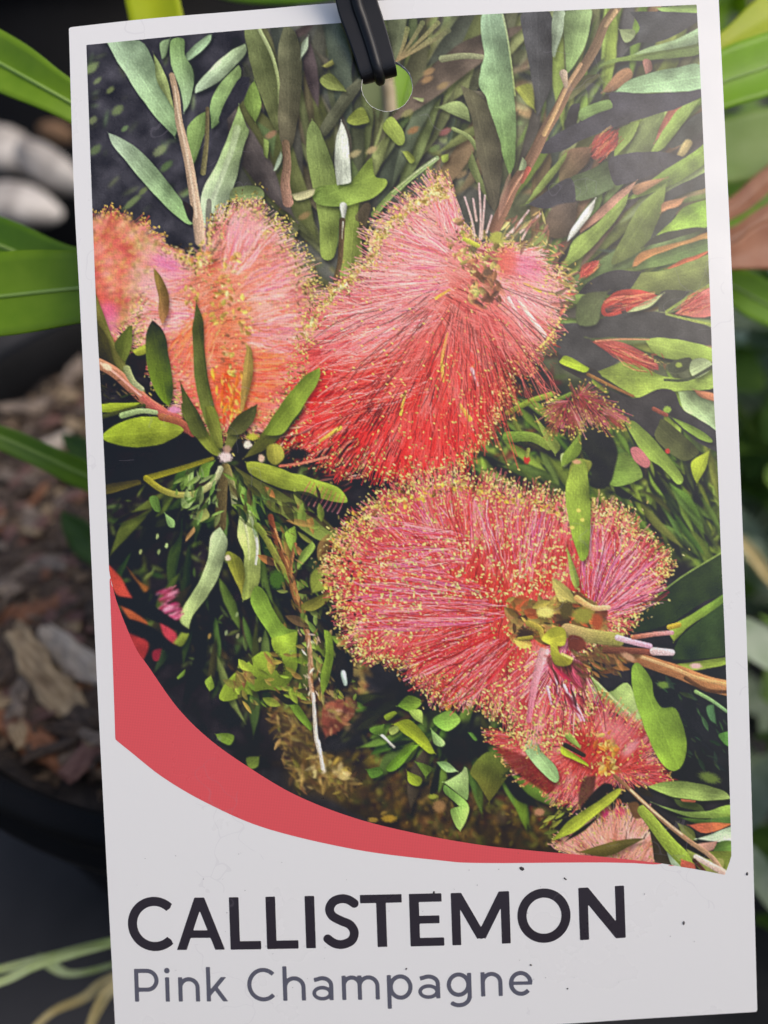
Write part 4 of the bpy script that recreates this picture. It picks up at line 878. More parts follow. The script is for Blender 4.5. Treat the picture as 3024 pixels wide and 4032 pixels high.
PG('C', [(1326, 1085), (1334, 1232), (1200, 1262), (1045, 1285), (1130, 1210), (1200, 1130)], (132, 172, 72), (140, 170, 74))
PG('C', [(1336, 1240), (1100, 1312), (978, 1345), (1050, 1282), (1240, 1240)], (62, 66, 58), rib=False)
PG('C', [(942, 986), (880, 1082), (760, 1184), (640, 1268), (636, 1232), (740, 1140), (850, 1040)], (176, 138, 122), (160, 120, 104))
PG('C', [(905, 1045), (872, 1142), (760, 1282), (650, 1395), (505, 1490), (560, 1400), (600, 1310), (720, 1220), (830, 1110)], (138, 160, 88), (146, 170, 88))
PG('C', [(718, 1085), (692, 1172), (620, 1262), (565, 1316), (590, 1250), (650, 1160)], (218, 222, 218), (214, 220, 214))
PG('C', [(1338, 1256), (1200, 1312), (1000, 1362), (940, 1402), (918, 1455), (990, 1432), (1100, 1372), (1338, 1302)], (178, 140, 82), (186, 128, 84), soft=4)
PG('C', [(1340, 1296), (1342, 1362), (1150, 1432), (915, 1475), (1000, 1410), (1150, 1350)], (98, 128, 72), (94, 112, 66))
PG('C', [(1340, 1366), (1250, 1432), (1180, 1467), (1105, 1462), (1200, 1410)], (206, 112, 74), soft=3)
PG('C', [(1348, 1380), (1350, 1560), (1150, 1602), (920, 1592), (870, 1565), (960, 1490), (1100, 1470)], (128, 142, 80), (112, 122, 70))
PG('C', [(972, 1478), (900, 1582), (780, 1605), (620, 1600), (700, 1520), (830, 1470)], (64, 64, 68), rib=False)
PG('C', [(650, 1440), (745, 1416), (712, 1482), (635, 1515)], (178, 88, 76), soft=3)
# branch up to the right
ST('C', [(835, 44), (772, 130), (722, 250), (652, 370), (572, 480), (512, 600), (440, 720), (388, 830), (330, 930), (270, 1020), (222, 1130), (172, 1240)], 48, (120, 104, 84), 66, (132, 98, 82))
ST('C', [(830, 60), (775, 140)], 26, (186, 160, 124), 20, (170, 146, 116)); ST('C', [(640, 350), (560, 480), (500, 610), (440, 730)], 20, (182, 152, 122), 26, (192, 160, 118)); ST('C', [(340, 920), (270, 1030), (200, 1170)], 14, (190, 150, 128), 14, (176, 126, 104))
ST('C', [(545, 400), (560, 470)], 44, (186, 172, 156), 20, (170, 150, 128)); PG('C', [(300, 930), (320, 850), (345, 880), (340, 920)], (170, 190, 150)); ST('C', [(355, 920), (320, 990)], 30, (180, 96, 84), 20, (150, 90, 76))
PG('C', [(250, 940), (262, 960), (230, 1130), (190, 1200), (200, 1080)], (170, 134, 120), op=.6)
# --- right middle
FILL('G', [(300, 620), (520, 600), (700, 540), (900, 530), (1000, 540), (1310, 640), (1315, 750), (880, 700), (520, 700), (720, 840), (560, 910), (330, 800)], (72, 72, 74), 5)
PG('G', [(980, 400), (1160, 400), (1050, 520), (960, 530)], (78, 80, 74), rib=False)
PG('G', [(470, 430), (640, 400), (600, 500), (560, 610), (440, 600)], (96, 110, 72), (86, 92, 66), soft=5)
PG('G', [(605, 480), (700, 400), (830, 388), (965, 430), (880, 472), (760, 532), (615, 555)], (166, 66, 58), (190, 78, 66), rib=False)
ST('G', [(640, 520), (720, 490), (740, 530)], 40, (66, 60, 62), 30, (62, 60, 62), op=.8)
PG('G', [(988, 415), (900, 502), (752, 538), (860, 470)], (190, 202, 150))
PG('G', [(1295, 385), (1298, 560), (1060, 545), (1150, 470), (1230, 400)], (206, 128, 124), (192, 108, 100), rib=False)
ST('G', [(1010, 530), (1150, 440), (1290, 360)], 16, (146, 164, 84), 20, (140, 158, 80)); ST('G', [(1010, 545), (1150, 580), (1300, 612)], 14, (150, 166, 88), 18, (160, 176, 92))
PG('G', [(868, 708), (1000, 698), (1308, 762), (1312, 850), (1200, 840), (1050, 830), (950, 805)], (146, 166, 86), (144, 170, 80))
PG('G', [(535, 722), (600, 708), (700, 720), (830, 770), (950, 862), (960, 905), (850, 872), (730, 822), (620, 772)], (178, 92, 80), (166, 84, 84), rib=False)
ST('G', [(560, 718), (720, 706), (900, 708)], 12, (206, 138, 110), 8, (200, 150, 110)); dabs('G', [(860, 800), (980, 800), (1040, 880), (930, 910)], 26, 34, [(196, 184, 110), (180, 100, 80)], None)
PG('G', [(565, 917), (680, 870), (772, 838), (900, 902), (1000, 942), (1150, 960), (1310, 890), (1318, 1015), (1150, 1035), (1000, 1045), (850, 1085), (750, 1035), (640, 965)], (146, 166, 74), (148, 174, 86))
PG('G', [(1040, 860), (1150, 820), (1175, 860), (1120, 910), (1030, 910)], (72, 78, 60), rib=False); BL('G', 1090, 870, 22, 16, (150, 168, 80), .6)
PG('G', [(1180, 838), (1255, 828), (1308, 880), (1200, 955), (1160, 900)], (178, 198, 150))
ST('G', [(1000, 965), (1150, 962), (1306, 880)], 16, (72, 82, 56), 24, (70, 78, 62))
PG('G', [(1085, 1040), (1180, 1038), (1318, 1105), (1335, 1300), (1200, 1205), (1120, 1155)], (158, 184, 128), (176, 204, 160))
PG('G', [(1188, 1028), (1312, 1050), (1318, 1105), (1220, 1072)], (200, 134, 100), soft=3)
PG('G', [(320, 800), (560, 900), (640, 1020), (800, 1082), (950, 1030), (1062, 1040), (1122, 1160), (1330, 1292), (1345, 1430), (1200, 1355), (1000, 1180), (960, 1305), (880, 1312), (720, 1192), (600, 1102), (500, 982), (340, 885)], (62, 58, 56), (62, 62, 68), rib=False)
ST('G', [(510, 930), (650, 1000), (800, 1070)], 22, (150, 110, 62), 16, (140, 96, 60)); PG('G', [(540, 960), (640, 1030), (620, 1050), (540, 990)], (110, 130, 50))
PG('G', [(338, 835), (380, 812), (524, 890), (482, 918), (338, 862)], (166, 190, 56), (150, 176, 50))
PG('G', [(960, 1255), (1000, 1220), (1205, 1400), (1195, 1452), (1100, 1475), (945, 1345)], (92, 98, 60), (80, 86, 52))
PG('G', [(745, 1240), (800, 1228), (900, 1310), (1012, 1440), (1115, 1582), (1080, 1628), (980, 1525), (880, 1455), (800, 1335)], (134, 158, 74), (138, 166, 74))
PG('G', [(1045, 1205), (1180, 1258), (1300, 1342), (1280, 1365), (1150, 1300)], (134, 164, 74)); PG('G', [(1175, 1485), (1285, 1415), (1265, 1520), (1205, 1630), (1178, 1560)], (166, 182, 62), (160, 180, 56))
PG('G', [(645, 1490), (760, 1425), (855, 1560), (835, 1605), (700, 1645), (635, 1605)], (110, 140, 60), (132, 160, 76)); PG('G', [(410, 1475), (545, 1488), (492, 1600), (482, 1680), (395, 1680)], (150, 158, 70), (146, 164, 60))
PG('G', [(780, 1408), (832, 1398), (905, 1480), (884, 1524), (808, 1482)], (208, 130, 134), rib=False); BL('G', 1018, 1420, 16, 16, (190, 70, 60)); BL('G', 1015, 1155, 26, 22, (150, 180, 80)); ST('G', [(930, 1150), (1010, 1190)], 26, (140, 80, 66))
ST('G', [(0, 1175), (150, 1100), (285, 1055)], 36, (120, 140, 50), 34, (150, 172, 64)); ST('G', [(290, 1105), (400, 1055)], 26, (110, 134, 56)); ST('G', [(0, 1330), (150, 1330), (260, 1390)], 70, (110, 140, 56), 50, (140, 160, 70))
PG('G', [(170, 1190), (220, 1250), (330, 1380), (300, 1440), (230, 1340)], (150, 170, 80)); PG('G', [(340, 1440), (400, 1430), (380, 1510), (345, 1510)], (176, 196, 130)); PG('G', [(400, 1380), (460, 1300), (470, 1400), (430, 1470), (340, 1520), (350, 1450)], (130, 158, 62))
FILL('G', [(480, 1290), (640, 1300), (700, 1440), (640, 1640), (520, 1640), (540, 1500), (480, 1400)], (38, 40, 38), 6)
BL('G', 120, 1475, 20, 26, (196, 60, 50)); ST('G', [(130, 1410), (120, 1450)], 24, (140, 150, 70))
flower('G', [(290, 1130), (400, 1060), (490, 1015), (585, 1080), (720, 1180), (700, 1230), (600, 1250), (480, 1260), (400, 1280), (280, 1260), (240, 1190)], [(380, 1100), (460, 1060)], 260, [(140, 36, 40), (170, 50, 56)], [(190, 90, 110), (150, 90, 60)], (206, 186, 96), 90, 4, length=22, base=(110, 34, 36))

RB = [(206, 90, 80), (166, 56, 54), (232, 140, 122), (190, 70, 66), (120, 50, 48), (220, 170, 110)]
for t_, a_, b_, w0_, w1_ in [('G', (610, 500), (940, 430), 60, 30), ('G', (560, 720), (940, 890), 20, 50), ('C', (700, 860), (840, 720), 60, 50), ('G', (1070, 540), (1295, 430), 30, 70), ('C', (640, 1510), (740, 1425), 24, 20)]: BUN(t_, a_, b_, w0_, w1_, 60, RB, 1.8, .5)
# --- flowers at the left
def lit_left(q, c): return c
flower('D', [(60, 300), (150, 270), (240, 232), (350, 275), (450, 345), (560, 430), (690, 520), (640, 620), (560, 700), (440, 860), (320, 930), (260, 1080), (180, 1000), (60, 900), (40, 600)], [(60, 560), (100, 700), (140, 900)], 1500,
       [(226, 112, 88), (230, 126, 100), (222, 96, 92)], [(236, 168, 128), (234, 140, 120), (226, 110, 130)], (226, 190, 104), 420, 5, length=26, w=2.2, base=(228, 126, 102), dark=.02, rim=160, band=9)
BL('D', 215, 930, 60, 90, (222, 130, 180), 1.2, .7); BL('D', 200, 860, 70, 50, (224, 96, 140), 1.2, .6)
L2 = [(880, 320), (960, 235), (1100, 168), (1225, 232), (1330, 330), (1430, 480), (1520, 620), (1545, 760), (1560, 900), (1560, 1100), (1530, 1250), (1400, 1420), (1300, 1620), (1150, 1660), (900, 1660), (780, 1580), (640, 1480), (520, 1300), (380, 1150), (360, 1000), (380, 850), (380, 640), (420, 480), (520, 440), (640, 500), (760, 560), (850, 470)]
def lit2(q, c):
    y = (q[1] * 2 - 700) / .60277; k = np.clip((y - 900) / 600, 0, 1); return np.array(c) * (1 - .0 * k) + np.array((6, -46, -52)) * k * .9
flower('D', L2, [(850, 540), (900, 700), (960, 850), (1000, 1050), (1000, 1250), (980, 1550)], 4200,
       [(236, 134, 92), (230, 112, 78), (240, 160, 104)], [(244, 192, 188), (238, 160, 170), (250, 216, 210), (232, 146, 150)], (226, 212, 120), 900, 4.4, lit=lit2, length=40, base=(232, 140, 110), dark=.06, rim=1500, band=11)
for q in [((1000, 620), (1180, 260), 60, 190), ((1080, 760), (1480, 640), 60, 160), ((1100, 1000), (1500, 1000), 80, 200), ((760, 640), (430, 640), 60, 200), ((800, 900), (430, 900), 60, 160)]: BUN('D', *q, 110, [(250, 216, 216), (240, 170, 186), (248, 200, 196), (226, 120, 110), (214, 130, 170)], 1.5)
for q in [((900, 900), (640, 1300), 80, 160), ((1060, 1250), (1440, 1240), 120, 140), ((1060, 1450), (1300, 1480), 120, 140)]: BUN('D', *q, 90, [(236, 110, 70), (244, 150, 90), (226, 84, 66), (246, 190, 130), (240, 130, 120)], 1.5)
BL('D', 600, 560, 110, 60, (220, 120, 190), 1.3, .55, .4); BL('D', 520, 700, 100, 80, (236, 190, 200), 1.3, .5); BL('D', 1100, 330, 90, 120, (240, 190, 210), 1.3, .5, .5)
for x, y, r in [(1010, 560, 60), (960, 700, 60), (930, 800, 60), (740, 760, 60), (1080, 850, 70), (1090, 990, 60), (930, 930, 50), (980, 1110, 50), (1050, 1290, 60), (1000, 1500, 60), (720, 520, 40), (840, 520, 50)]:
    dabs('D', [(x - r, y - r), (x + r, y - r), (x + r, y + r), (x - r, y + r)], 16, 34, [(214, 200, 100), (190, 170, 80), (232, 220, 150), (150, 120, 64), (226, 150, 100)], None, asp=.5)
for x, y in [(940, 740), (990, 1030), (1090, 1080), (960, 1190), (960, 1500), (410, 910), (1000, 830)]: BL('D', x, y, 16, 10, (130, 96, 70), .9, .7, .6)
dabs('D', [(860, 1280), (1120, 1280), (1150, 1600), (900, 1600)], 70, 60, [(232, 130, 40), (240, 190, 70), (224, 90, 40), (236, 214, 90)], 1.3, .5)
soften_area('D', [(60, 250), (350, 250), (560, 420), (440, 700), (330, 960), (60, 1060)], 2.6)
soften_area('D', [(480, 420), (900, 300), (1150, 160), (1450, 480), (1560, 800), (1480, 1300), (1200, 1640), (800, 1580), (420, 1100), (380, 700)], 1.0, 60)
# --- leaves over the left flowers, dark branch at far left
PG('D', [(120, 740), (170, 860), (230, 1030), (290, 1150), (360, 1290), (440, 1390), (400, 1400), (300, 1300), (180, 1190), (130, 1100)], (110, 104, 56), (126, 132, 72))
PG('D', [(250, 1080), (330, 980), (370, 960), (360, 1100), (320, 1200), (280, 1160)], (108, 120, 56), (88, 100, 46)); PG('D', [(130, 940), (200, 1040), (240, 1180), (300, 1300), (250, 1290), (140, 1160)], (70, 68, 40))
PG('D', [(340, 1170), (450, 1100), (460, 1180), (440, 1300), (380, 1280)], (50, 44, 34), rib=False); PG('D', [(370, 1130), (450, 1090), (460, 1140), (400, 1160)], (168, 178, 70))
ST('D', [(150, 1215), (250, 1270), (360, 1370), (470, 1470), (560, 1530), (660, 1600), (750, 1680)], 70, (190, 140, 110), 70, (176, 96, 84)); ST('D', [(160, 1210), (260, 1280), (420, 1420), (560, 1520)], 14, (236, 190, 170), 14, (226, 150, 150)); BL('D', 200, 1235, 36, 20, (240, 220, 190), .6, .95, .5)
dabs('D', [(160, 1250), (300, 1330), (440, 1460), (180, 1470)], 40, 40, [(48, 42, 34), (70, 76, 40), (110, 96, 70), (36, 32, 30)], .5)
ST('D', [(330, 1250), (370, 1330), (430, 1380)], 50, (150, 160, 110), 30, (176, 184, 146))
PG('D', [(505, 588), (560, 650), (602, 760), (602, 880), (562, 962), (535, 880), (540, 780), (515, 680)], (132, 120, 62), (168, 120, 84))
PG('D', [(498, 928), (570, 1000), (602, 1150), (632, 1350), (622, 1462), (590, 1484), (520, 1402), (470, 1250), (454, 1080), (468, 980)], (44, 46, 30), (116, 146, 46))
PG('D', [(785, 818), (832, 950), (842, 1150), (872, 1350), (902, 1500), (940, 1700), (960, 1830), (900, 1760), (860, 1640), (800, 1450), (770, 1250), (758, 1000)], (78, 84, 50), (104, 116, 50))
PG('D', [(1110, 1090), (1152, 1130), (1152, 1300), (1100, 1500), (1068, 1505), (1088, 1300)], (150, 134, 74), (170, 140, 76), soft=3)
ST('D', [(440, 1440), (560, 1530), (640, 1560), (700, 1600)], 40, (196, 110, 100), 60, (180, 96, 90)); BL('D', 640, 1515, 40, 22, (222, 150, 190), .7); BL('D', 720, 1560, 30, 50, (70, 66, 44), .8)
# --- the big flower in the middle
E_OUT = [(830, 85), (885, 200), (895, 300), (935, 400), (1000, 440), (1100, 480), (1180, 470), (1300, 480), (1420, 560), (1510, 650), (1510, 780), (1470, 900), (1420, 1030), (1330, 1150), (1240, 1260), (1170, 1400), (1110, 1540), (1000, 1680), (900, 1780), (740, 1830), (500, 1830), (300, 1800), (120, 1760), (-60, 1690), (-150, 1600), (-60, 1500), (-40, 1300), (-30, 1100), (40, 930), (110, 830), (180, 740), (270, 660), (400, 570), (400, 430), (480, 350), (570, 280), (650, 190), (760, 140)]
def lit3(q, c):
    y = (q[1] * 2 - 650) / .66305; x = (q[0] * 2 - 1200) / .66305; k = np.clip((y - 760) / 600, 0, 1); c = np.array(c, float)
    red = np.array((198, 42, 38)) * (c.mean() / 150); c = c * (1 - k * .9) + red * k * .9; u = np.clip((720 - y) / 420, 0, 1) * np.clip((1080 - x) / 250, 0, 1) * .5; c = c * (1 - u) + np.array((240, 184, 182)) * u; e = np.clip((x - 1000) / 250, 0, 1) * np.clip((y - 950) / 250, 0, 1); c = c * (1 - .35 * e)
    return c
flower('E', E_OUT, [(1010, 480), (975, 600), (930, 700), (820, 900)], 6800,
       [(230, 128, 116), (234, 142, 130), (224, 112, 106)], [(240, 176, 172), (230, 134, 144), (248, 204, 200), (222, 118, 140)], (232, 206, 120), 900, 4.4, lit=lit3, length=60, base=(222, 112, 106), dark=.08, w=1.6, rim=1700, band=11)
for q in [((860, 560), (480, 420), 60, 220), ((860, 700), (250, 780), 60, 170), ((800, 860), (80, 1060), 80, 160), ((880, 420), (800, 160), 50, 70), ((1180, 560), (1440, 600), 40, 130), ((1200, 720), (1440, 960), 60, 130)]: BUN('E', *q, 150, [(250, 214, 214), (240, 170, 178), (246, 196, 196), (224, 120, 120), (216, 116, 150)], 1.4)
for q in [((760, 1150), (60, 1300), 80, 130), ((760, 1300), (-40, 1560), 60, 140)]: BUN('E', *q, 130, [(206, 50, 44), (226, 90, 80), (244, 190, 190), (150, 30, 30), (230, 130, 120)], 1.4)
BL('E', 1300, 600, 120, 60, (216, 110, 160), 1.4, .5, .3); BL('E', 1200, 570, 60, 80, (226, 110, 90), 1.2, .7)
P_ = tp('E', [(960, 640)])[0]
for q, w_ in [([(850, 1000), (815, 1150), (825, 1280)], 22), ([(600, 1340), (570, 1480)], 18), ([(920, 1420), (980, 1510)], 30), ([(860, 740), (780, 790)], 20), ([(1300, 700), (1400, 750)], 18), ([(90, 1640), (210, 1560)], 26)]:
    ST('E', q, w_ * .6, (226, 170, 90), w_, (238, 206, 84))
ST('E', [(1270, 800), (1340, 900), (1420, 1010)], 16, (240, 236, 220), 34, (246, 240, 230)); ST('E', [(990, 1210), (1030, 1310)], 22, (238, 200, 216), 12); ST('E', [(1210, 790), (1260, 880)], 22, (240, 214, 214), 12)
for x, y, n_, s_ in [(700, 880, 26, 44), (980, 980, 22, 40), (1110, 1130, 26, 60), (690, 1140, 26, 44), (430, 1370, 34, 56), (460, 1500, 24, 40), (760, 1280, 14, 40), (900, 880, 16, 40), (270, 1580, 34, 60), (300, 1700, 40, 60), (600, 1390, 14, 40), (1000, 1330, 18, 46), (150, 1750, 30, 60), (520, 1640, 20, 50), (1200, 1250, 20, 60)]:
    for _ in range(n_):                     # shaded gaps between the filaments
        x0, y0 = tp('E', [(x + rs.normal(0, s_ * 1.1), y + rs.normal(0, s_ * 1.1))])[0]; v = np.array((x0, y0)) - P_; v = v / (np.hypot(*v) + 1e-6); l = rs.uniform(12, 34)
        fastline(x0, y0, x0 + v[0] * l, y0 + v[1] * l, rs.uniform(.8, 1.8), (120, 66, 58) if y < 1200 else (58, 22, 22), .75)
for i in range(420):                        # long bright filaments fanning down and right
    a = rs.uniform(.15, 2.75); r0 = rs.uniform(60, 220); r1 = r0 + rs.uniform(50, 210); r1 = min(r1, 205 if a < .9 else 300 if a < 1.3 else 400); ca, sa = math.cos(a), math.sin(a)
    x0, y0, x1, y1 = P_[0] + ca * r0, P_[1] + sa * r0, P_[0] + ca * r1, P_[1] + sa * r1
    k = np.clip((y1 - P_[1]) / 330, 0, 1); c = np.array((244, 190, 200)) * (1 - k) + np.array((226, 84, 74)) * k
    if rs.rand() < (.12 if a < 1.0 else .26): c = c * .45
    fil(x0, y0, x1, y1, rs.uniform(.8, 1.6), c, .8, c * .95 + 12, .13)
    if rs.rand() < .35: fastline(x1, y1, x1 + 2, y1 + 1, 3.2, (238, 212, 120), .95)
dabs('E', [(1010, 600), (1130, 630), (1180, 760), (1100, 880), (990, 820)], 60, 60, [(140, 100, 72), (110, 76, 58), (170, 120, 86), (92, 70, 56), (190, 110, 90)], .9, .5, .4)
for x, y, r in [(950, 370, 50), (1020, 450, 50), (1140, 440, 50), (900, 500, 60), (1040, 590, 60), (1100, 560, 50), (960, 560, 60), (1030, 740, 40), (1020, 780, 40), (1160, 480, 40)]:
    dabs('E', [(x - r, y - r), (x + r, y - r), (x + r, y + r), (x - r, y + r)], 13, 40, [(184, 180, 100), (156, 146, 84), (206, 198, 126), (120, 106, 70), (190, 130, 100)], None, asp=.45)
BL('E', 1000, 500, 26, 22, (96, 92, 66), .9, .8); BL('E', 1080, 640, 26, 20, (104, 84, 70), .9, .8); BL('E', 1140, 430, 40, 34, (176, 180, 88), .6); ST('E', [(950, 440), (1030, 480)], 26, (196, 200, 84))
dabs('E', [(760, 120), (830, 90), (860, 200), (650, 260), (480, 420), (420, 560), (280, 680), (100, 860), (20, 1060), (-20, 1000), (60, 880), (180, 720), (380, 560), (390, 420), (560, 270)], 520, 22, [(230, 214, 130), (210, 190, 100), (240, 230, 170), (150, 126, 66), (236, 180, 150)], None, asp=.5)
for q in [[(1035, 110), (1045, 300), (1040, 440)], [(1070, 180), (1060, 320), (1050, 430)], [(950, 190), (990, 320), (1010, 420)], [(1110, 300), (1080, 400)], [(1000, 200), (1020, 330)], [(1290, 330), (1200, 420)], [(1400, 290), (1280, 400)], [(1330, 270), (1230, 400)], [(1350, 330), (1290, 440)]]:
    ST('E', q, 11, (214, 186, 192), 14, (226, 196, 190), op=.9)
dabs('E', [(1180, 300), (1420, 280), (1460, 480), (1300, 520), (1180, 440)], 60, 60, [(150, 104, 92), (178, 150, 104), (128, 96, 80), (200, 184, 124)], -.8, .4, .2)
dabs('E', [(1420, 460), (1560, 440), (1620, 760), (1500, 940), (1480, 700)], 60, 50, [(170, 110, 100), (190, 170, 100), (110, 90, 76), (206, 90, 80)], .3, .5, .25)
dabs('E', [(1180, 1180), (1480, 1020), (1520, 1120), (1280, 1500), (1130, 1640)], 130, 26, [(150, 80, 50), (110, 56, 40), (190, 140, 70), (70, 40, 34), (170, 60, 54)], 1.0, .7)
dabs('F', [(600, 900), (780, 960), (770, 1070), (690, 1040), (600, 980)], 70, 30, [(60, 30, 32), (176, 60, 54), (206, 120, 110), (36, 26, 28), (230, 170, 150)], -.6, .3, .14)

# --- rosette and leaves at the left
FILL('H', [(180, 240), (700, 170), (900, 320), (480, 470), (200, 560)], (36, 34, 36), 8)
PG('D', [(165, 1480), (430, 1468), (340, 1505), (168, 1535)], (152, 172, 56)); ST('D', [(170, 1560), (330, 1520), (440, 1490)], 30, (70, 76, 40)); ST('H', [(300, 60), (420, 30), (520, 40)], 40, (150, 176, 120), 30, (170, 190, 140))
PG('H', [(172, 185), (280, 110), (420, 68), (560, 78), (695, 140), (662, 192), (560, 242), (400, 268), (280, 252), (186, 224)], (150, 174, 52), (142, 156, 58))
ST('H', [(560, 70), (690, 110), (760, 180)], 50, (160, 104, 70), 40, (170, 90, 80))
PG('H', [(190, 512), (400, 478), (424, 510), (198, 575)], (82, 76, 38), (92, 86, 40))
PG('H', [(1110, 366), (1200, 368), (1400, 430), (1600, 488), (1660, 506), (1720, 535), (1770, 600), (1760, 630), (1659, 618), (1560, 592), (1400, 552), (1250, 502), (1130, 432)], (150, 160, 62), (150, 178, 66))
PG('H', [(1030, 388), (1150, 460), (1300, 540), (1500, 660), (1650, 760), (1730, 870), (1720, 905), (1659, 890), (1560, 862), (1400, 752), (1250, 642), (1120, 532)], (84, 84, 46), (128, 148, 70))
PG('H', [(1355, -10), (1490, -10), (1420, 112), (1250, 275), (1100, 335), (1180, 222)], (122, 140, 52), (84, 82, 44)); PG('D', [(1592, 1236), (1592, 1300), (1540, 1402), (1420, 1580), (1340, 1680), (1220, 1680), (1270, 1580), (1400, 1400), (1500, 1290)], (140, 164, 66), (124, 146, 54))
PG('H', [(1150, -10), (1140, 62), (1062, 204), (998, 305), (968, 272), (1010, 120), (1080, 60)], (76, 80, 46), (110, 116, 60)); PG('D', [(1192, 1466), (1162, 1582), (1080, 1672), (975, 1672), (1050, 1560)], (72, 76, 46), (96, 100, 56))
PG('H', [(685, -20), (765, -10), (850, 150), (945, 300), (900, 316), (800, 222), (700, 62)], (74, 80, 44), (130, 142, 56)); PG('D', [(680, 1335), (722, 1410), (802, 1542), (855, 1680), (760, 1680), (700, 1502)], (76, 82, 44), (80, 88, 44))
PG('H', [(840, 0), (900, 10), (950, 150), (960, 270), (920, 260), (860, 120)], (104, 112, 48), (116, 124, 56))
ST('H', [(975, 400), (952, 560), (940, 780)], 60, (104, 92, 60), 80, (84, 74, 48)); ST('H', [(985, 400), (1020, 520), (1035, 640)], 46, (130, 120, 70), 40, (150, 160, 120))
PG('H', [(1030, 640), (1150, 630), (1160, 700), (1050, 700)], (44, 48, 34), rib=False)
PG('H', [(1060, 470), (1110, 540), (1160, 640), (1210, 760), (1170, 720), (1080, 620)], (130, 164, 80), (104, 140, 60)); PG('H', [(740, 450), (765, 430), (760, 540), (720, 550)], (150, 180, 110)); PG('H', [(820, 380), (900, 360), (860, 460), (800, 450)], (110, 146, 60))
PG('H', [(700, 560), (800, 580), (740, 660), (690, 650)], (150, 178, 110)); PG('H', [(580, 700), (640, 740), (640, 790), (600, 780)], (150, 190, 120)); PG('H', [(480, 600), (530, 590), (550, 680), (510, 680)], (96, 130, 60)); PG('H', [(720, 850), (770, 780), (775, 820), (715, 885)], (200, 160, 104)); PG('H', [(790, 700), (850, 660), (870, 720), (800, 760)], (150, 160, 90))
ST('H', [(890, 340), (700, 402), (465, 470)], 24, (120, 118, 40), 44, (138, 136, 40)); ST('H', [(458, 470), (560, 545), (680, 580), (800, 562), (900, 492), (942, 408)], 40, (150, 146, 42), 40, (190, 196, 160))
PG('H', [(940, 785), (985, 870), (975, 952), (932, 1102), (852, 1252), (762, 1372), (735, 1455), (678, 1405), (700, 1310), (800, 1150), (860, 1000), (880, 850)], (178, 198, 160), (168, 190, 118))
PG('H', [(1075, 700), (1152, 698), (1192, 850), (1204, 1000), (1194, 1150), (1142, 1242), (1090, 1268), (1068, 1150), (1098, 980), (1058, 850)], (186, 200, 140), (162, 182, 84)); ST('H', [(1142, 730), (1182, 900), (1172, 1030)], 22, (232, 234, 230), 14, (214, 220, 200)); ST('H', [(1090, 720), (1120, 860), (1130, 1000)], 20, (220, 226, 190), 14, (200, 212, 150), op=.7)
PG('H', [(978, 985), (1000, 948), (1082, 1000), (1104, 1100), (1082, 1235), (1030, 1122)], (146, 156, 60), (152, 150, 60)); BL('H', 990, 990, 20, 18, (230, 214, 196), .6)
BL('H', 975, 330, 42, 36, (232, 214, 218), .7); BL('H', 985, 280, 30, 26, (190, 150, 140), .8, .8); BL('H', 1120, 250, 26, 26, (236, 226, 214), .7); BL('H', 1210, 340, 20, 26, (220, 190, 170), .7); BL('H', 1150, 200, 40, 22, (190, 190, 70), .7)
PG('H', [(880, 400), (930, 350), (920, 420), (870, 460)], (22, 22, 26), rib=False); PG('H', [(1250, 260), (1330, 250), (1360, 330), (1300, 380), (1250, 340)], (160, 160, 70), soft=4); BL('H', 1450, 310, 70, 36, (28, 20, 22), .6)
ST('H', [(1330, 390), (1480, 370), (1640, 330)], 16, (190, 110, 90), 16, (220, 140, 120))
for i in range(9): ST('H', [(1450 + i * 31 + rs.uniform(-12, 12), 620 + i * 12 + rs.uniform(-20, 20)), (1490 + i * 30, 560 + i * 12), (1530 + i * 28, 490 + i * 12)], rs.uniform(5, 11), jit((206, 140, 156)), 4, (190, 80, 80), op=rs.uniform(.5, .9))
# pink scraps, red corner
PG('H', [(205, 1030), (290, 1120), (375, 1262), (280, 1245), (228, 1160)], (190, 70, 56), (196, 80, 66), rib=False); PG('H', [(275, 1285), (350, 1328), (455, 1402), (465, 1435), (380, 1422)], (190, 96, 60), (170, 90, 50), rib=False); PG('H', [(340, 1060), (400, 1130), (480, 1180), (440, 1210)], (160, 100, 50), soft=4)
BUN('H', (530, 1260), (670, 1200), 50, 36, 60, [(196, 84, 120), (226, 150, 186), (150, 40, 70), (120, 40, 60)], 1.8); BUN('H', (550, 1370), (690, 1320), 60, 50, 80, [(206, 70, 130), (236, 170, 200), (150, 34, 80), (190, 60, 90)], 1.8); BL('H', 600, 1320, 40, 14, (236, 180, 210), .8, .9, -.4); BL('H', 630, 1220, 40, 10, (230, 160, 190), .8, .9, -.4)
PG('H', [(548, 1415), (655, 1482), (645, 1565), (580, 1502)], (200, 70, 84), rib=False); PG('H', [(635, 1545), (700, 1465), (735, 1488), (690, 1568)], (156, 176, 70))
PG('H', [(248, 1232), (450, 1280), (745, 1462), (690, 1475), (400, 1345), (265, 1290)], (24, 24, 28), rib=False); PG('H', [(300, 1380), (450, 1420), (560, 1500), (660, 1570), (600, 1600), (400, 1500)], (26, 25, 28), rib=False); PG('H', [(330, 1480), (470, 1540), (440, 1659), (380, 1620)], (170, 56, 56), rib=False, soft=4); PG('H', [(500, 1600), (560, 1580), (540, 1659), (500, 1659)], (150, 44, 60), rib=False, soft=4)
for x, y in [(870, 1500), (980, 1480), (1200, 1525), (1055, 1500), (1050, 1360), (530, 850), (540, 950), (420, 950), (590, 910)]: BL('H', x, y, 10, 18, jit((170, 190, 130) if x != 870 else (190, 160, 90)), .8, .9, .3)
soften_area('H', [(200, 1000), (420, 1080), (700, 1180), (740, 1560), (420, 1659), (230, 1300)], 1.8)
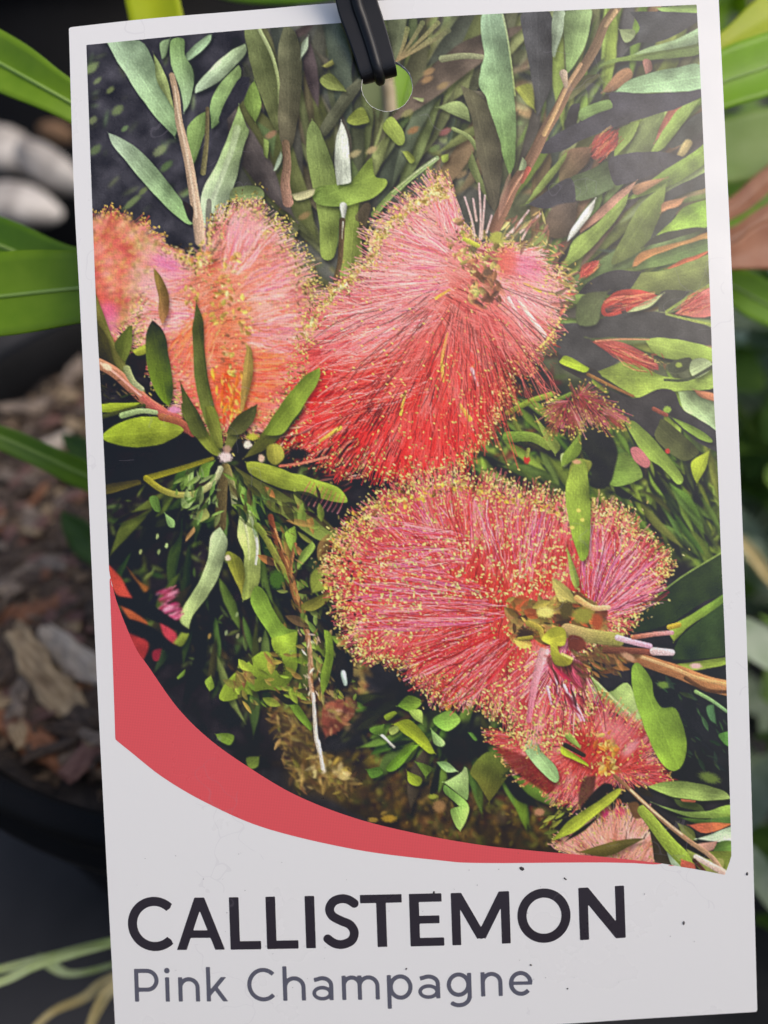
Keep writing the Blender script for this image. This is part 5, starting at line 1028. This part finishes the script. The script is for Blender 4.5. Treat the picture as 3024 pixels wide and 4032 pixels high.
# brown stem down the middle left
dabs('F', [(560, 1060), (700, 1060), (720, 1330), (690, 1420), (600, 1380)], 90, 40, [(120, 146, 60), (90, 110, 46), (150, 110, 66), (60, 50, 36), (150, 170, 80), (40, 36, 32)], 1.0, .6, .3)
dabs('H', [(640, 430), (940, 420), (930, 760), (660, 700)], 50, 80, [(96, 130, 56), (130, 160, 84), (60, 74, 40), (150, 176, 110)], -1.1, .5, .3)
dabs('H', [(990, 420), (1260, 560), (1260, 900), (1040, 700)], 50, 90, [(96, 130, 56), (120, 150, 64), (60, 70, 40), (84, 80, 46)], 1.1, .4, .25)
ST('H', [(1180, 780), (1240, 860), (1330, 1030), (1390, 1120)], 44, (120, 140, 60), 40, (150, 140, 66)); PG('H', [(1360, 830), (1430, 780), (1440, 860), (1410, 950), (1390, 920)], (140, 172, 70)); PG('H', [(1540, 880), (1560, 930), (1470, 1040), (1420, 1090), (1470, 960)], (150, 180, 84))
ST('H', [(1270, 720), (1300, 850), (1345, 960), (1390, 1060), (1430, 1230), (1480, 1330)], 36, (120, 66, 46), 46, (160, 116, 68)); ST('H', [(1300, 800), (1345, 930), (1400, 1080)], 12, (206, 156, 104), 10, (190, 140, 84)); ST('H', [(1430, 900), (1400, 1060), (1420, 1190)], 22, (150, 100, 66), 20, (170, 126, 74)); dabs('H', [(1220, 740), (1400, 760), (1540, 1340), (1400, 1340)], 50, 60, [(120, 150, 64), (70, 60, 40), (160, 130, 80), (40, 36, 32), (100, 84, 50)], 1.2, .4); BL('H', 1310, 1130, 50, 60, (70, 104, 40), .6); PG('H', [(1480, 1290), (1659, 1200), (1659, 1260), (1560, 1330), (1490, 1330)], (130, 130, 56)); PG('H', [(1530, 1100), (1620, 1040), (1659, 1080), (1650, 1180), (1540, 1220)], (150, 166, 70), soft=6)
PG('H', [(1170, 1175), (1232, 1210), (1300, 1350), (1380, 1450), (1445, 1478), (1425, 1680), (1330, 1680), (1280, 1520), (1180, 1370), (1138, 1270)], (124, 158, 62), (132, 166, 60))
PG('K', [(1160, 180), (1240, 150), (1312, 130), (1304, 250), (1312, 340), (1262, 440), (1200, 485), (1100, 480), (900, 545), (845, 512), (920, 400), (1100, 250), (1200, 300)], (140, 168, 58), (128, 150, 50)); PG('K', [(960, 330), (1000, 300), (1010, 420), (940, 470)], (150, 130, 70), op=.8, soft=5)
BL('K', 1200, 320, 30, 70, (44, 38, 28), .6, .95, -.4); PG('K', [(765, 430), (800, 395), (822, 460), (790, 488)], (140, 170, 64)); PG('K', [(828, 740), (880, 730), (940, 750), (915, 810), (850, 780)], (120, 150, 56)); PG('K', [(600, 400), (650, 350), (640, 390), (605, 415)], (110, 140, 56)); PG('K', [(1010, 880), (1090, 870), (1080, 930), (1030, 940)], (110, 130, 56), soft=4)
FILL('K', [(1140, 600), (1250, 600), (1390, 690), (1420, 800), (1440, 960), (1640, 980), (1659, 1100), (1300, 1060), (1265, 900), (1210, 760)], (96, 74, 42), 50, .6); dabs('K', [(1140, 560), (1390, 690), (1460, 960), (1680, 990), (1659, 1090), (1300, 1080), (1180, 760)], 260, 60, [(150, 122, 66), (112, 84, 46), (176, 152, 90), (80, 62, 38), (130, 120, 54), (60, 46, 34)], .9, .8); soften_area('K', [(1120, 560), (1400, 690), (1460, 960), (1680, 990), (1660, 1110), (1280, 1080)], 1.6)
PG('K', [(1480, 560), (1620, 520), (1660, 600), (1560, 720), (1480, 760), (1460, 660)], (150, 92, 66), (110, 50, 44), soft=5); PG('K', [(1490, 590), (1560, 590), (1640, 620), (1520, 640)], (200, 170, 140), soft=5, op=.8); dabs('K', [(1470, 540), (1640, 510), (1670, 600), (1560, 740), (1460, 760)], 60, 50, [(150, 110, 76), (110, 60, 48), (190, 150, 100), (80, 50, 40), (130, 130, 60)], .6, .7, .3); soften_area('K', [(1450, 500), (1660, 480), (1670, 620), (1560, 760), (1440, 770)], 1.6)
PG('K', [(1260, 560), (1310, 560), (1400, 690), (1390, 720), (1320, 650)], (120, 156, 54)); PG('K', [(1130, 470), (1260, 500), (1300, 560), (1240, 560)], (44, 44, 32), rib=False)
dabs('K', [(860, 330), (1340, 200), (1380, 560), (1000, 600)], 70, 70, [(140, 170, 60), (110, 140, 50), (60, 56, 34), (160, 140, 70), (150, 110, 66)], .8, .6, .35)
dabs('K', [(1420, 130), (1660, 200), (1660, 520), (1430, 540)], 80, 60, [(130, 156, 60), (170, 150, 80), (60, 50, 34), (190, 176, 100), (36, 32, 30)], 1.2, .6, .35)
ST('K', [(1370, 130), (1390, 280), (1390, 420), (1410, 540)], 30, (170, 130, 92), 26, (196, 168, 144)); dabs('K', [(1320, 120), (1440, 120), (1450, 540), (1360, 540)], 50, 36, [(226, 200, 170), (150, 96, 66), (110, 90, 50), (236, 220, 200)], 1.3, .5)
ST('K', [(1408, 500), (1415, 620), (1425, 760), (1450, 860), (1466, 960)], 16, (220, 212, 206), 34, (224, 214, 198)); ST('K', [(1440, 780), (1462, 940)], 16, (244, 242, 238), 20, (238, 232, 224)); dabs('K', [(1380, 860), (1560, 860), (1640, 1000), (1380, 1000)], 60, 50, [(190, 170, 100), (226, 206, 150), (140, 112, 60), (170, 150, 70)], None, asp=.4); soften_area('K', [(1360, 840), (1580, 840), (1660, 1020), (1360, 1020)], 1.8); ST('K', [(1425, 760), (1450, 860), (1464, 945)], 16, (236, 230, 222), 22, (236, 228, 216))
PG('K', [(1470, 120), (1510, 140), (1530, 260), (1500, 420), (1460, 520), (1450, 400), (1480, 260)], (130, 160, 56)); BL('K', 1585, 400, 14, 40, (200, 220, 210), .6); FILL('K', [(1540, 270), (1620, 260), (1640, 420), (1540, 480)], (34, 32, 32), 5)
# --- lower centre leaves
FILL('M', [(480, 400), (640, 380), (720, 520), (500, 640), (300, 780), (60, 880), (200, 700)], (36, 34, 34), 12, .9); FILL('M', [(760, 540), (900, 520), (980, 640), (860, 680), (800, 760)], (32, 30, 30), 14, .85); FILL('M', [(1000, 740), (1200, 720), (1330, 900), (1100, 1060), (900, 960)], (28, 27, 30), 16, .85)
for q, c, c2 in [([(550, 580), (640, 496), (745, 540), (700, 604), (640, 624)], (104, 144, 48), (130, 160, 60)), ([(640, 620), (742, 618), (755, 724), (690, 692)], (150, 180, 84), (170, 196, 104)), ([(848, 680), (980, 616), (1065, 700), (962, 784), (870, 742)], (122, 172, 70), (150, 190, 84)), ([(828, 775), (935, 872), (912, 915), (848, 884)], (150, 196, 110), (176, 210, 140)),
                 ([(515, 730), (640, 686), (762, 800), (856, 965), (800, 964), (700, 874), (600, 804)], (150, 166, 44), (156, 176, 50)), ([(465, 1065), (620, 920), (725, 898), (662, 962), (560, 1084), (478, 1115)], (90, 128, 40), (116, 156, 46)), ([(865, 1038), (960, 1036), (1036, 1112), (950, 1116)], (140, 190, 110), (176, 208, 150)),
                 ([(1095, 1075), (1124, 1110), (1124, 1325), (1080, 1325), (930, 1204), (1060, 1132)], (190, 216, 150), (150, 190, 110)), ([(928, 1228), (962, 1238), (1124, 1380), (1114, 1502), (1062, 1595), (1028, 1562), (976, 1430), (1060, 1402), (938, 1292)], (120, 170, 80), (168, 200, 110)), ([(626, 1108), (745, 1170), (722, 1236), (638, 1204)], (150, 172, 50), (140, 160, 50)),
                 ([(1145, 1105), (1280, 955), (1432, 1000), (1484, 1092), (1300, 1358), (1200, 1205)], (92, 110, 44), (108, 104, 44)), ([(325, 760), (432, 738), (422, 822), (338, 802)], (90, 126, 46), (100, 134, 50)), ([(700, 1040), (760, 1050), (840, 1090), (780, 1160)], (92, 124, 46), (104, 130, 50)), ([(1130, 800), (1160, 800), (1200, 850), (1180, 860)], (96, 140, 60), None), ([(440, 660), (520, 620), (552, 640), (470, 700)], (120, 140, 44), None), ([(480, 770), (540, 740), (560, 780), (500, 820)], (170, 190, 100), None), ([(300, 1100), (400, 1080), (430, 1130), (340, 1170)], (80, 116, 44), None)]:
    PG('M', q, c, c2)
PG('M', [(405, 820), (442, 818), (535, 912), (510, 924)], (234, 238, 228)); PG('M', [(90, 310), (120, 300), (140, 400), (110, 410)], (200, 226, 220)); BL('M', 890, 1400, 50, 50, (176, 136, 90), .9, .8); BL('M', 840, 1320, 40, 20, (150, 160, 60), .8); BL('M', 480, 1500, 60, 30, (170, 140, 50), .9, .9); BL('M', 350, 1510, 40, 20, (170, 140, 60), .9, .8); ST('M', [(960, 600), (1000, 520), (1060, 420)], 40, (200, 176, 60), 20, (190, 130, 60)); BL('M', 1460, 1130, 60, 24, (44, 50, 34), .8, .8, -.5)
# --- lower right: dark leaves, stem, then the front flower
PG('J', [(1362, 615), (1372, 862), (1250, 922), (1100, 1022), (950, 1092), (715, 1124), (830, 1000), (1000, 850), (1150, 740)], (52, 68, 38), (40, 52, 30), rib=False)
PG('J', [(1375, 870), (1378, 935), (1150, 1082), (1058, 1175), (1036, 1092), (1200, 985)], (116, 158, 62), (140, 156, 60)); ST('J', [(860, 960), (1100, 770), (1360, 612)], 8, (120, 150, 80), 10, (140, 164, 84))
PG('J', [(1382, 920), (1398, 1235), (1250, 1285), (1046, 1295), (1080, 1180), (1200, 1060)], (58, 80, 42), (46, 62, 32), rib=False)
FILL('N', [(990, 240), (1200, 260), (1425, 420), (1440, 880), (1200, 840), (1186, 680), (1120, 430), (1010, 400)], (34, 34, 38), 5); dabs('N', [(1000, 250), (1180, 260), (1420, 450), (1440, 870), (1210, 830), (1150, 450)], 60, 60, [(30, 30, 34), (44, 56, 44), (26, 26, 30), (60, 84, 54)], .7, .4)
ST('N', [(1240, 330), (1330, 380), (1420, 445)], 22, (150, 186, 120), 18, (130, 170, 120)); PG('N', [(1300, 420), (1345, 400), (1360, 520), (1320, 490)], (80, 120, 80), soft=4); PG('N', [(1370, 580), (1430, 560), (1432, 650), (1400, 630)], (96, 150, 70)); BL('N', 1320, 830, 60, 28, (110, 134, 60), .9, .9, .3); BL('N', 1050, 290, 30, 20, (110, 140, 60), .8)
PG('N', [(1040, 180), (1200, 160), (1415, 130), (1420, 170), (1250, 205), (1100, 210)], (140, 150, 70), (134, 160, 64))
ST('N', [(720, 60), (860, 120), (1000, 170), (1150, 220), (1300, 280), (1425, 310)], 60, (150, 100, 66), 90, (196, 140, 92)); ST('N', [(900, 120), (1100, 190), (1250, 250), (1420, 290)], 18, (216, 176, 130), 24, (220, 170, 110)); ST('N', [(1180, 250), (1300, 320), (1420, 330)], 24, (100, 70, 46), 20, (90, 60, 40)); BL('N', 1240, 180, 34, 16, (226, 190, 190), .8)
PG('N', [(620, 236), (730, 330), (842, 276), (905, 420), (936, 545), (840, 502), (720, 412), (640, 384), (545, 340)], (130, 160, 84), (176, 196, 132)); ST('N', [(640, 250), (760, 370), (900, 500)], 12, (186, 204, 140), 18, (196, 210, 150))
# small flower behind
flower('N', [(560, 390), (640, 380), (720, 420), (850, 500), (940, 550), (1010, 680), (1060, 780), (1060, 860), (900, 860), (740, 880), (620, 920), (560, 1000), (440, 960), (370, 880), (250, 800), (60, 620), (60, 560), (240, 600), (420, 560)], [(600, 640), (720, 720), (800, 790)], 1700,
       [(206, 60, 46), (196, 56, 50), (214, 84, 50)], [(206, 70, 70), (226, 130, 140), (200, 70, 80)], (226, 190, 110), 460, 4.6, length=34, base=(196, 60, 52), dark=.10)
BL('N', 780, 560, 120, 60, (228, 140, 150), 1.3, .6, .5); BL('N', 860, 660, 60, 24, (232, 180, 196), 1.0, .6, -.8); dabs('N', [(640, 580), (760, 560), (800, 800), (700, 820)], 50, 40, [(216, 180, 70), (200, 120, 50), (230, 210, 120)], None, asp=.5)
FILL('N', [(60, 640), (240, 700), (420, 830), (380, 920), (200, 800)], (120, 36, 32), 8, .75); FILL('N', [(590, 830), (660, 820), (640, 930), (560, 1000), (560, 920)], (70, 44, 34), 6, .8); FILL('N', [(680, 880), (730, 860), (750, 900), (560, 1020), (620, 940)], (34, 30, 30), 5)
PG('N', [(232, 645), (300, 606), (345, 680), (424, 760), (446, 835), (412, 856), (318, 772)], (170, 204, 150), (150, 190, 126)); PG('N', [(455, 648), (600, 738), (615, 766), (530, 724), (460, 690)], (180, 200, 56), (160, 180, 50)); PG('N', [(440, 540), (480, 528), (560, 630), (570, 665), (500, 610)], (150, 176, 84)); ST('N', [(480, 640), (590, 700)], 30, (40, 40, 30), 24, (50, 44, 34))
PG('N', [(872, 188), (912, 166), (982, 260), (994, 350), (1042, 422), (1122, 430), (1174, 560), (1184, 680), (1154, 764), (1100, 790), (1040, 742), (980, 642), (930, 502), (890, 392), (868, 280)], (126, 160, 62), (138, 172, 60))
# stem and leaves at lower right
PG('N', [(955, 882), (1100, 848), (1280, 868), (1400, 908), (1440, 950), (1300, 964), (1120, 945)], (134, 160, 80), (152, 176, 104)); PG('N', [(1110, 950), (1250, 980), (1300, 1030), (1150, 1000)], (70, 84, 46), rib=False); PG('N', [(1150, 950), (1240, 960), (1230, 975), (1160, 970)], (190, 110, 80))
PG('N', [(990, 975), (1150, 1024), (1300, 1022), (1448, 988), (1448, 1055), (1250, 1066), (1080, 1016)], (150, 180, 110), (136, 168, 72)); PG('N', [(1150, 1062), (1300, 1070), (1450, 1058), (1450, 1104), (1300, 1112)], (70, 96, 46), (84, 116, 54)); PG('N', [(1200, 1106), (1300, 1090), (1450, 1098), (1300, 1156)], (206, 100, 84), (190, 120, 70), soft=3, rib=False)
PG('N', [(1130, 1090), (1220, 1130), (1240, 1190), (1180, 1190)], (120, 130, 70)); PG('N', [(1250, 1184), (1452, 1112), (1452, 1205), (1340, 1200)], (192, 214, 190), (184, 208, 176)); PG('N', [(1225, 1222), (1365, 1196), (1350, 1240), (1300, 1256)], (216, 166, 150), soft=3, rib=False); PG('N', [(1370, 1205), (1452, 1202), (1452, 1268), (1340, 1262)], (86, 122, 56), (110, 146, 66)); PG('N', [(1300, 1260), (1452, 1258), (1450, 1330), (1400, 1400), (1340, 1330)], (150, 166, 74), (140, 160, 70))
flower('N', [(430, 1235), (530, 1160), (680, 1055), (800, 1040), (935, 1060), (1000, 1200), (1030, 1330), (800, 1310), (600, 1280)], [(780, 1400), (900, 1500)], 700, [(222, 150, 126), (226, 166, 140)], [(232, 190, 160), (220, 146, 120), (226, 160, 170)], (214, 196, 120), 90, 4, length=40, base=(220, 156, 132), dark=.02, w=2.2)
PG('N', [(560, 1262), (700, 1218), (840, 1186), (930, 1186), (830, 1242), (720, 1290)], (120, 110, 52), (84, 78, 44)); PG('N', [(680, 1050), (600, 1130), (470, 1210), (520, 1160)], (50, 46, 34), rib=False)
BL('N', 710, 1030, 26, 30, (196, 60, 110), .9); BL('N', 800, 1030, 26, 30, (196, 60, 110), .9); dabs('N', [(660, 980), (840, 960), (860, 1080), (670, 1080)], 50, 34, [(214, 120, 90), (200, 180, 90), (150, 90, 60), (226, 170, 130)], 1.2, .4); FILL('N', [(840, 980), (900, 970), (940, 1060), (880, 1060)], (100, 72, 48), 5)
PG('N', [(960, 1056), (1050, 1180), (1110, 1345), (1008, 1330), (980, 1180)], (60, 54, 40), (54, 48, 40), rib=False); PG('N', [(1048, 1180), (1100, 1240), (1175, 1360), (1105, 1350)], (180, 206, 170), (184, 210, 180)); ST('N', [(930, 1020), (1010, 1120), (1090, 1220), (1190, 1320)], 60, (150, 170, 70), 90, (150, 178, 70)); PG('N', [(1160, 1310), (1230, 1330), (1240, 1380), (1160, 1350)], (214, 110, 90), soft=4, rib=False); PG('N', [(1180, 1240), (1300, 1300), (1400, 1300), (1380, 1390), (1260, 1360)], (140, 160, 74), (150, 150, 90))
ST('N', [(770, 820), (900, 940), (1040, 1070), (1190, 1190), (1330, 1290), (1400, 1390)], 22, (140, 100, 70), 30, (196, 164, 136)); ST('N', [(860, 900), (1000, 1030), (1160, 1160)], 12, (220, 196, 160), 12, (220, 196, 166)); ST('N', [(1240, 1290), (1330, 1340), (1400, 1380)], 30, (236, 214, 206), 40, (220, 190, 180)); ST('N', [(1230, 1310), (1290, 1370)], 24, (70, 50, 44), 16, (90, 50, 46)); PG('N', [(900, 890), (960, 900), (990, 940), (930, 930)], (50, 44, 34), rib=False)
PG('N', [(405, 1196), (500, 1080), (650, 980), (780, 896), (806, 908), (762, 962), (650, 1052), (520, 1152)], (156, 174, 60), (160, 170, 60)); dabs('N', [(340, 1080), (440, 1020), (520, 1000), (460, 1100), (400, 1160)], 30, 60, [(110, 124, 50), (60, 60, 36), (140, 150, 60)], -.6, .4); BL('N', 330, 1030, 30, 22, (180, 130, 100), .8)
# --- the front flower
F4 = [(712, 1250), (720, 1200), (742, 1160), (782, 1112), (850, 1062), (960, 1030), (1060, 1042), (1170, 1072), (1235, 1092), (1290, 1098), (1335, 1112), (1390, 1162), (1440, 1205), (1425, 1250), (1370, 1310), (1330, 1375), (1290, 1385), (1262, 1400), (1265, 1480), (1262, 1540), (1200, 1592), (1120, 1592), (1065, 1525), (960, 1512), (870, 1440), (790, 1410), (738, 1345)]
def lit4(q, c):
    x, y = q[0] * 2 / 1.8228, q[1] * 2 / 1.8228; c = np.array(c, float); k = np.clip((1230 - y) / 160, 0, 1) * .40 + np.clip((y - 1400) / 150, 0, 1) * .25
    return c * (1 - k) + (np.array((230, 134, 140)) * c.mean() / 130) * k
flower('F', F4, [(1262, 1330), (1190, 1325), (1080, 1300), (980, 1275)], 7200, [(216, 56, 42), (222, 70, 46), (204, 48, 44)], [(222, 96, 96), (212, 62, 60), (230, 130, 140), (204, 70, 84)], (238, 218, 130), 3900, 4.8, lit=lit4, length=46, base=(208, 70, 60), dark=.09, fringe=1.6, rim=2000, band=11)
for q in [((560, 900), (600, 440), 90, 150), ((640, 880), (940, 560), 60, 120), ((660, 960), (1000, 800), 40, 70)]: BUN('J', *q, 110, [(244, 190, 214), (226, 120, 150), (214, 70, 80), (206, 110, 170), (240, 150, 160), (140, 40, 70)], 1.4)
for q in [((900, 760), (700, 330), 120, 330), ((1250, 800), (1250, 330), 120, 260), ((1000, 620), (350, 620), 90, 200), ((1100, 900), (260, 800), 60, 140), ((1200, 1000), (300, 1000), 50, 110)]: BUN('I', *q, 130, [(246, 190, 196), (236, 150, 170), (214, 60, 54), (222, 90, 86), (206, 110, 160), (150, 40, 40)], 1.4)
for q in [((1150, 1100), (560, 1340), 60, 160), ((1250, 1150), (800, 1560), 60, 120)]: BUN('I', *q, 120, [(206, 50, 50), (226, 90, 96), (120, 36, 34), (236, 160, 176), (190, 44, 44)], 1.5)
flower('F', [(960, 1160), (1200, 1160), (1190, 1300), (1000, 1300), (860, 1320), (760, 1260), (840, 1180)], [(1190, 1330), (1000, 1290)], 10, [(210, 66, 56)], [(226, 120, 120)], (242, 224, 150), 520, 5.4, fill=False, fringe=0)
dabs('F', [(700, 1190), (760, 1110), (860, 1062), (1000, 1035), (1230, 1100), (1230, 1120), (960, 1060), (800, 1130), (740, 1200)], 260, 8, [(226, 196, 70), (238, 220, 120), (196, 160, 60), (120, 84, 44)], None, asp=.55)
dabs('F', [(690, 1200), (760, 1120), (800, 1300), (780, 1400), (700, 1320)], 130, 8, [(236, 216, 120), (226, 190, 90), (120, 70, 44), (60, 36, 30)], None, asp=.55)
dabs('F', [(760, 1380), (900, 1440), (1060, 1500), (1120, 1560), (960, 1530), (830, 1450)], 200, 9, [(170, 110, 54), (210, 170, 90), (110, 64, 40), (150, 70, 44)], .6, .6)
P_ = tp('F', [(1235, 1372)])[0]
for i in range(260):                        # filaments fanning down from the calyx and up to the right
    if i < 150: a = rs.uniform(1.15, 2.6); o_ = P_; rr = 200
    else: a = rs.uniform(-1.45, -.25); o_ = tp('F', [(1270, 1345)])[0]; rr = 165
    r0 = rs.uniform(10, 80); r1 = min(rr, r0 + rs.uniform(40, 130)); ca, sa = math.cos(a), math.sin(a); c = np.array([(244, 190, 206), (236, 150, 176), (214, 70, 84), (240, 170, 190), (206, 110, 170)][rs.randint(5)], float)
    if rs.rand() < .22: c = np.array((110, 30, 50.))
    fil(o_[0] + ca * r0, o_[1] + sa * r0, o_[0] + ca * r1, o_[1] + sa * r1, rs.uniform(.8, 1.7), c, .85, None, .13)
    if rs.rand() < .3: fastline(o_[0] + ca * r1, o_[1] + sa * r1, o_[0] + ca * r1 + 2, o_[1] + sa * r1 + 1, 3.4, (238, 214, 130), .95)
ST('I', [(1420, 1230), (1370, 1400), (1330, 1640)], 60, (240, 190, 196), 30, (214, 120, 150), op=.9, soft=4); FILL('I', [(1440, 1260), (1659, 1300), (1659, 1480), (1560, 1400), (1460, 1330)], (110, 56, 48), 8, .8)
for q in [[(1540, 1430), (1640, 1640)], [(1440, 1440), (1465, 1540)], [(1490, 1380), (1500, 1480)], [(1590, 1500), (1659, 1640)]]: ST('I', q, 18, (240, 200, 220), 12, (230, 170, 196))
dabs('I', [(1440, 1280), (1659, 1330), (1659, 1640), (1480, 1560)], 60, 90, [(170, 50, 70), (120, 34, 50), (206, 90, 110), (80, 40, 40)], 1.1, .2, .14)
# yellowish capsules and stem of that flower
dabs('J', [(10, 900), (200, 910), (400, 880), (590, 950), (610, 1070), (420, 1130), (240, 1180), (60, 1190), (0, 1000)], 130, 90, [(128, 106, 56), (96, 76, 42), (150, 132, 66), (176, 160, 80), (190, 90, 50), (64, 50, 34)], .3, .6, .5); BL('J', 110, 1130, 60, 40, (64, 48, 34), .9)
PG('J', [(370, 555), (402, 640), (455, 800), (430, 835), (398, 760)], (160, 176, 84)); PG('J', [(280, 800), (310, 780), (400, 850), (440, 930), (330, 920)], (206, 196, 110), soft=4); ST('J', [(440, 900), (540, 960), (640, 960)], 40, (226, 180, 110), 30, (236, 200, 160))
BL('J', 240, 990, 54, 34, (234, 226, 130), .6); BL('J', 375, 975, 46, 58, (88, 78, 42), .6); BL('J', 480, 1010, 66, 52, (150, 148, 62), .6); BL('J', 570, 1050, 36, 52, (170, 84, 50), .7); ST('J', [(130, 1060), (200, 1090), (220, 1150)], 40, (170, 156, 70), 30, (180, 164, 70)); ST('J', [(70, 1160), (150, 1150)], 24, (160, 150, 60))
ST('J', [(380, 1105), (520, 1140), (700, 1165)], 90, (184, 160, 110), 90, (160, 160, 84)); FILL('J', [(390, 1140), (470, 1150), (500, 1220), (400, 1240)], (120, 60, 46), 5)
PG('J', [(215, 1155), (290, 1085), (362, 1100), (364, 1194), (310, 1206), (250, 1190)], (196, 200, 70), (178, 180, 60)); PG('J', [(270, 1200), (312, 1186), (335, 1256), (415, 1280), (392, 1328), (300, 1318)], (176, 180, 62), (150, 146, 52)); ST('J', [(345, 1255), (410, 1285)], 16, (236, 230, 130))
FILL('J', [(600, 1200), (900, 1230), (800, 1300), (640, 1320), (540, 1260)], (110, 80, 52), 8); dabs('J', [(400, 1230), (600, 1210), (800, 1290), (760, 1400), (480, 1400)], 80, 70, [(140, 96, 60), (96, 66, 44), (170, 120, 70), (110, 110, 56)], .7, .4)
ST('J', [(620, 1235), (760, 1235), (930, 1245)], 40, (100, 62, 46), 40, (140, 80, 66)); ST('J', [(700, 1152), (800, 1180), (905, 1205)], 38, (232, 200, 216), 34, (226, 170, 200)); ST('J', [(930, 1238), (1045, 1246)], 50, (226, 196, 200), 40, (240, 216, 226)); ST('J', [(800, 1150), (930, 1130), (1046, 1120)], 30, (180, 110, 84), 28, (226, 166, 176)); ST('J', [(1030, 1085), (1090, 1070)], 34, (196, 170, 60))
BL('J', 770, 1275, 50, 20, (214, 170, 140), .8, .8, .5)
PG('J', [(440, 22), (492, 26), (514, 150), (528, 350), (522, 550), (502, 642), (462, 655), (420, 540), (384, 400), (368, 250), (390, 120)], (150, 172, 72), (136, 164, 58)); BL('J', 440, 30, 26, 14, (214, 170, 130), .8)
for x, y in [(450, 340), (410, 450), (475, 400)]: BL('J', x, y, 14, 12, (230, 220, 110), .6)

INK *= (1 + .03 * nzs(NZF, *np.meshgrid(np.arange(PW), np.arange(PH))))[..., None]; soften(.45)
_keep = INK.copy(); soften(2.2); INK[:] = np.clip(_keep + .55 * (_keep - INK), 0, 255)      # crisp reproduction of the print
INK *= np.array((1.03, 1.0, .93))
# colours above are as seen under the sky; take off the light and part of the gloss; leftover haze stays in the ink
LIGHT = 0.90
def veil(sy): return np.interp(sy, [0, 900, 1800, 2600, 3400], [.024, .021, .014, .010, .008])
a_ = np.clip(INK, 0, 255) / 255; lin = np.where(a_ <= .04045, a_ / 12.92, ((a_ + .055) / 1.055) ** 2.4)
lin = np.clip((lin - veil(np.arange(PH) * 2.0)[:, None, None]) / LIGHT, .006, .95)
V, Q, PL = clip_grid(325, 2890, 5, 3460, 3.6, sdf_photo)
bx_, by_ = np.clip(V[:, 0] / 2 - .5, 0, PW - 1.01), np.clip(V[:, 1] / 2 - .5, 0, PH - 1.01); ix, iy = bx_.astype(int), by_.astype(int); fx, fy = (bx_ - ix)[:, None], (by_ - iy)[:, None]
ink = (lin[iy, ix] * (1 - fx) + lin[iy, ix + 1] * fx) * (1 - fy) + (lin[iy + 1, ix] * (1 - fx) + lin[iy + 1, ix + 1] * fx) * fy
photo = sheet('printed_photo', V, Q, PL, M_photo, label_root, .00002, ink)
photo['label'] = 'colour photograph of red and yellow bottlebrush flowers among leaves'
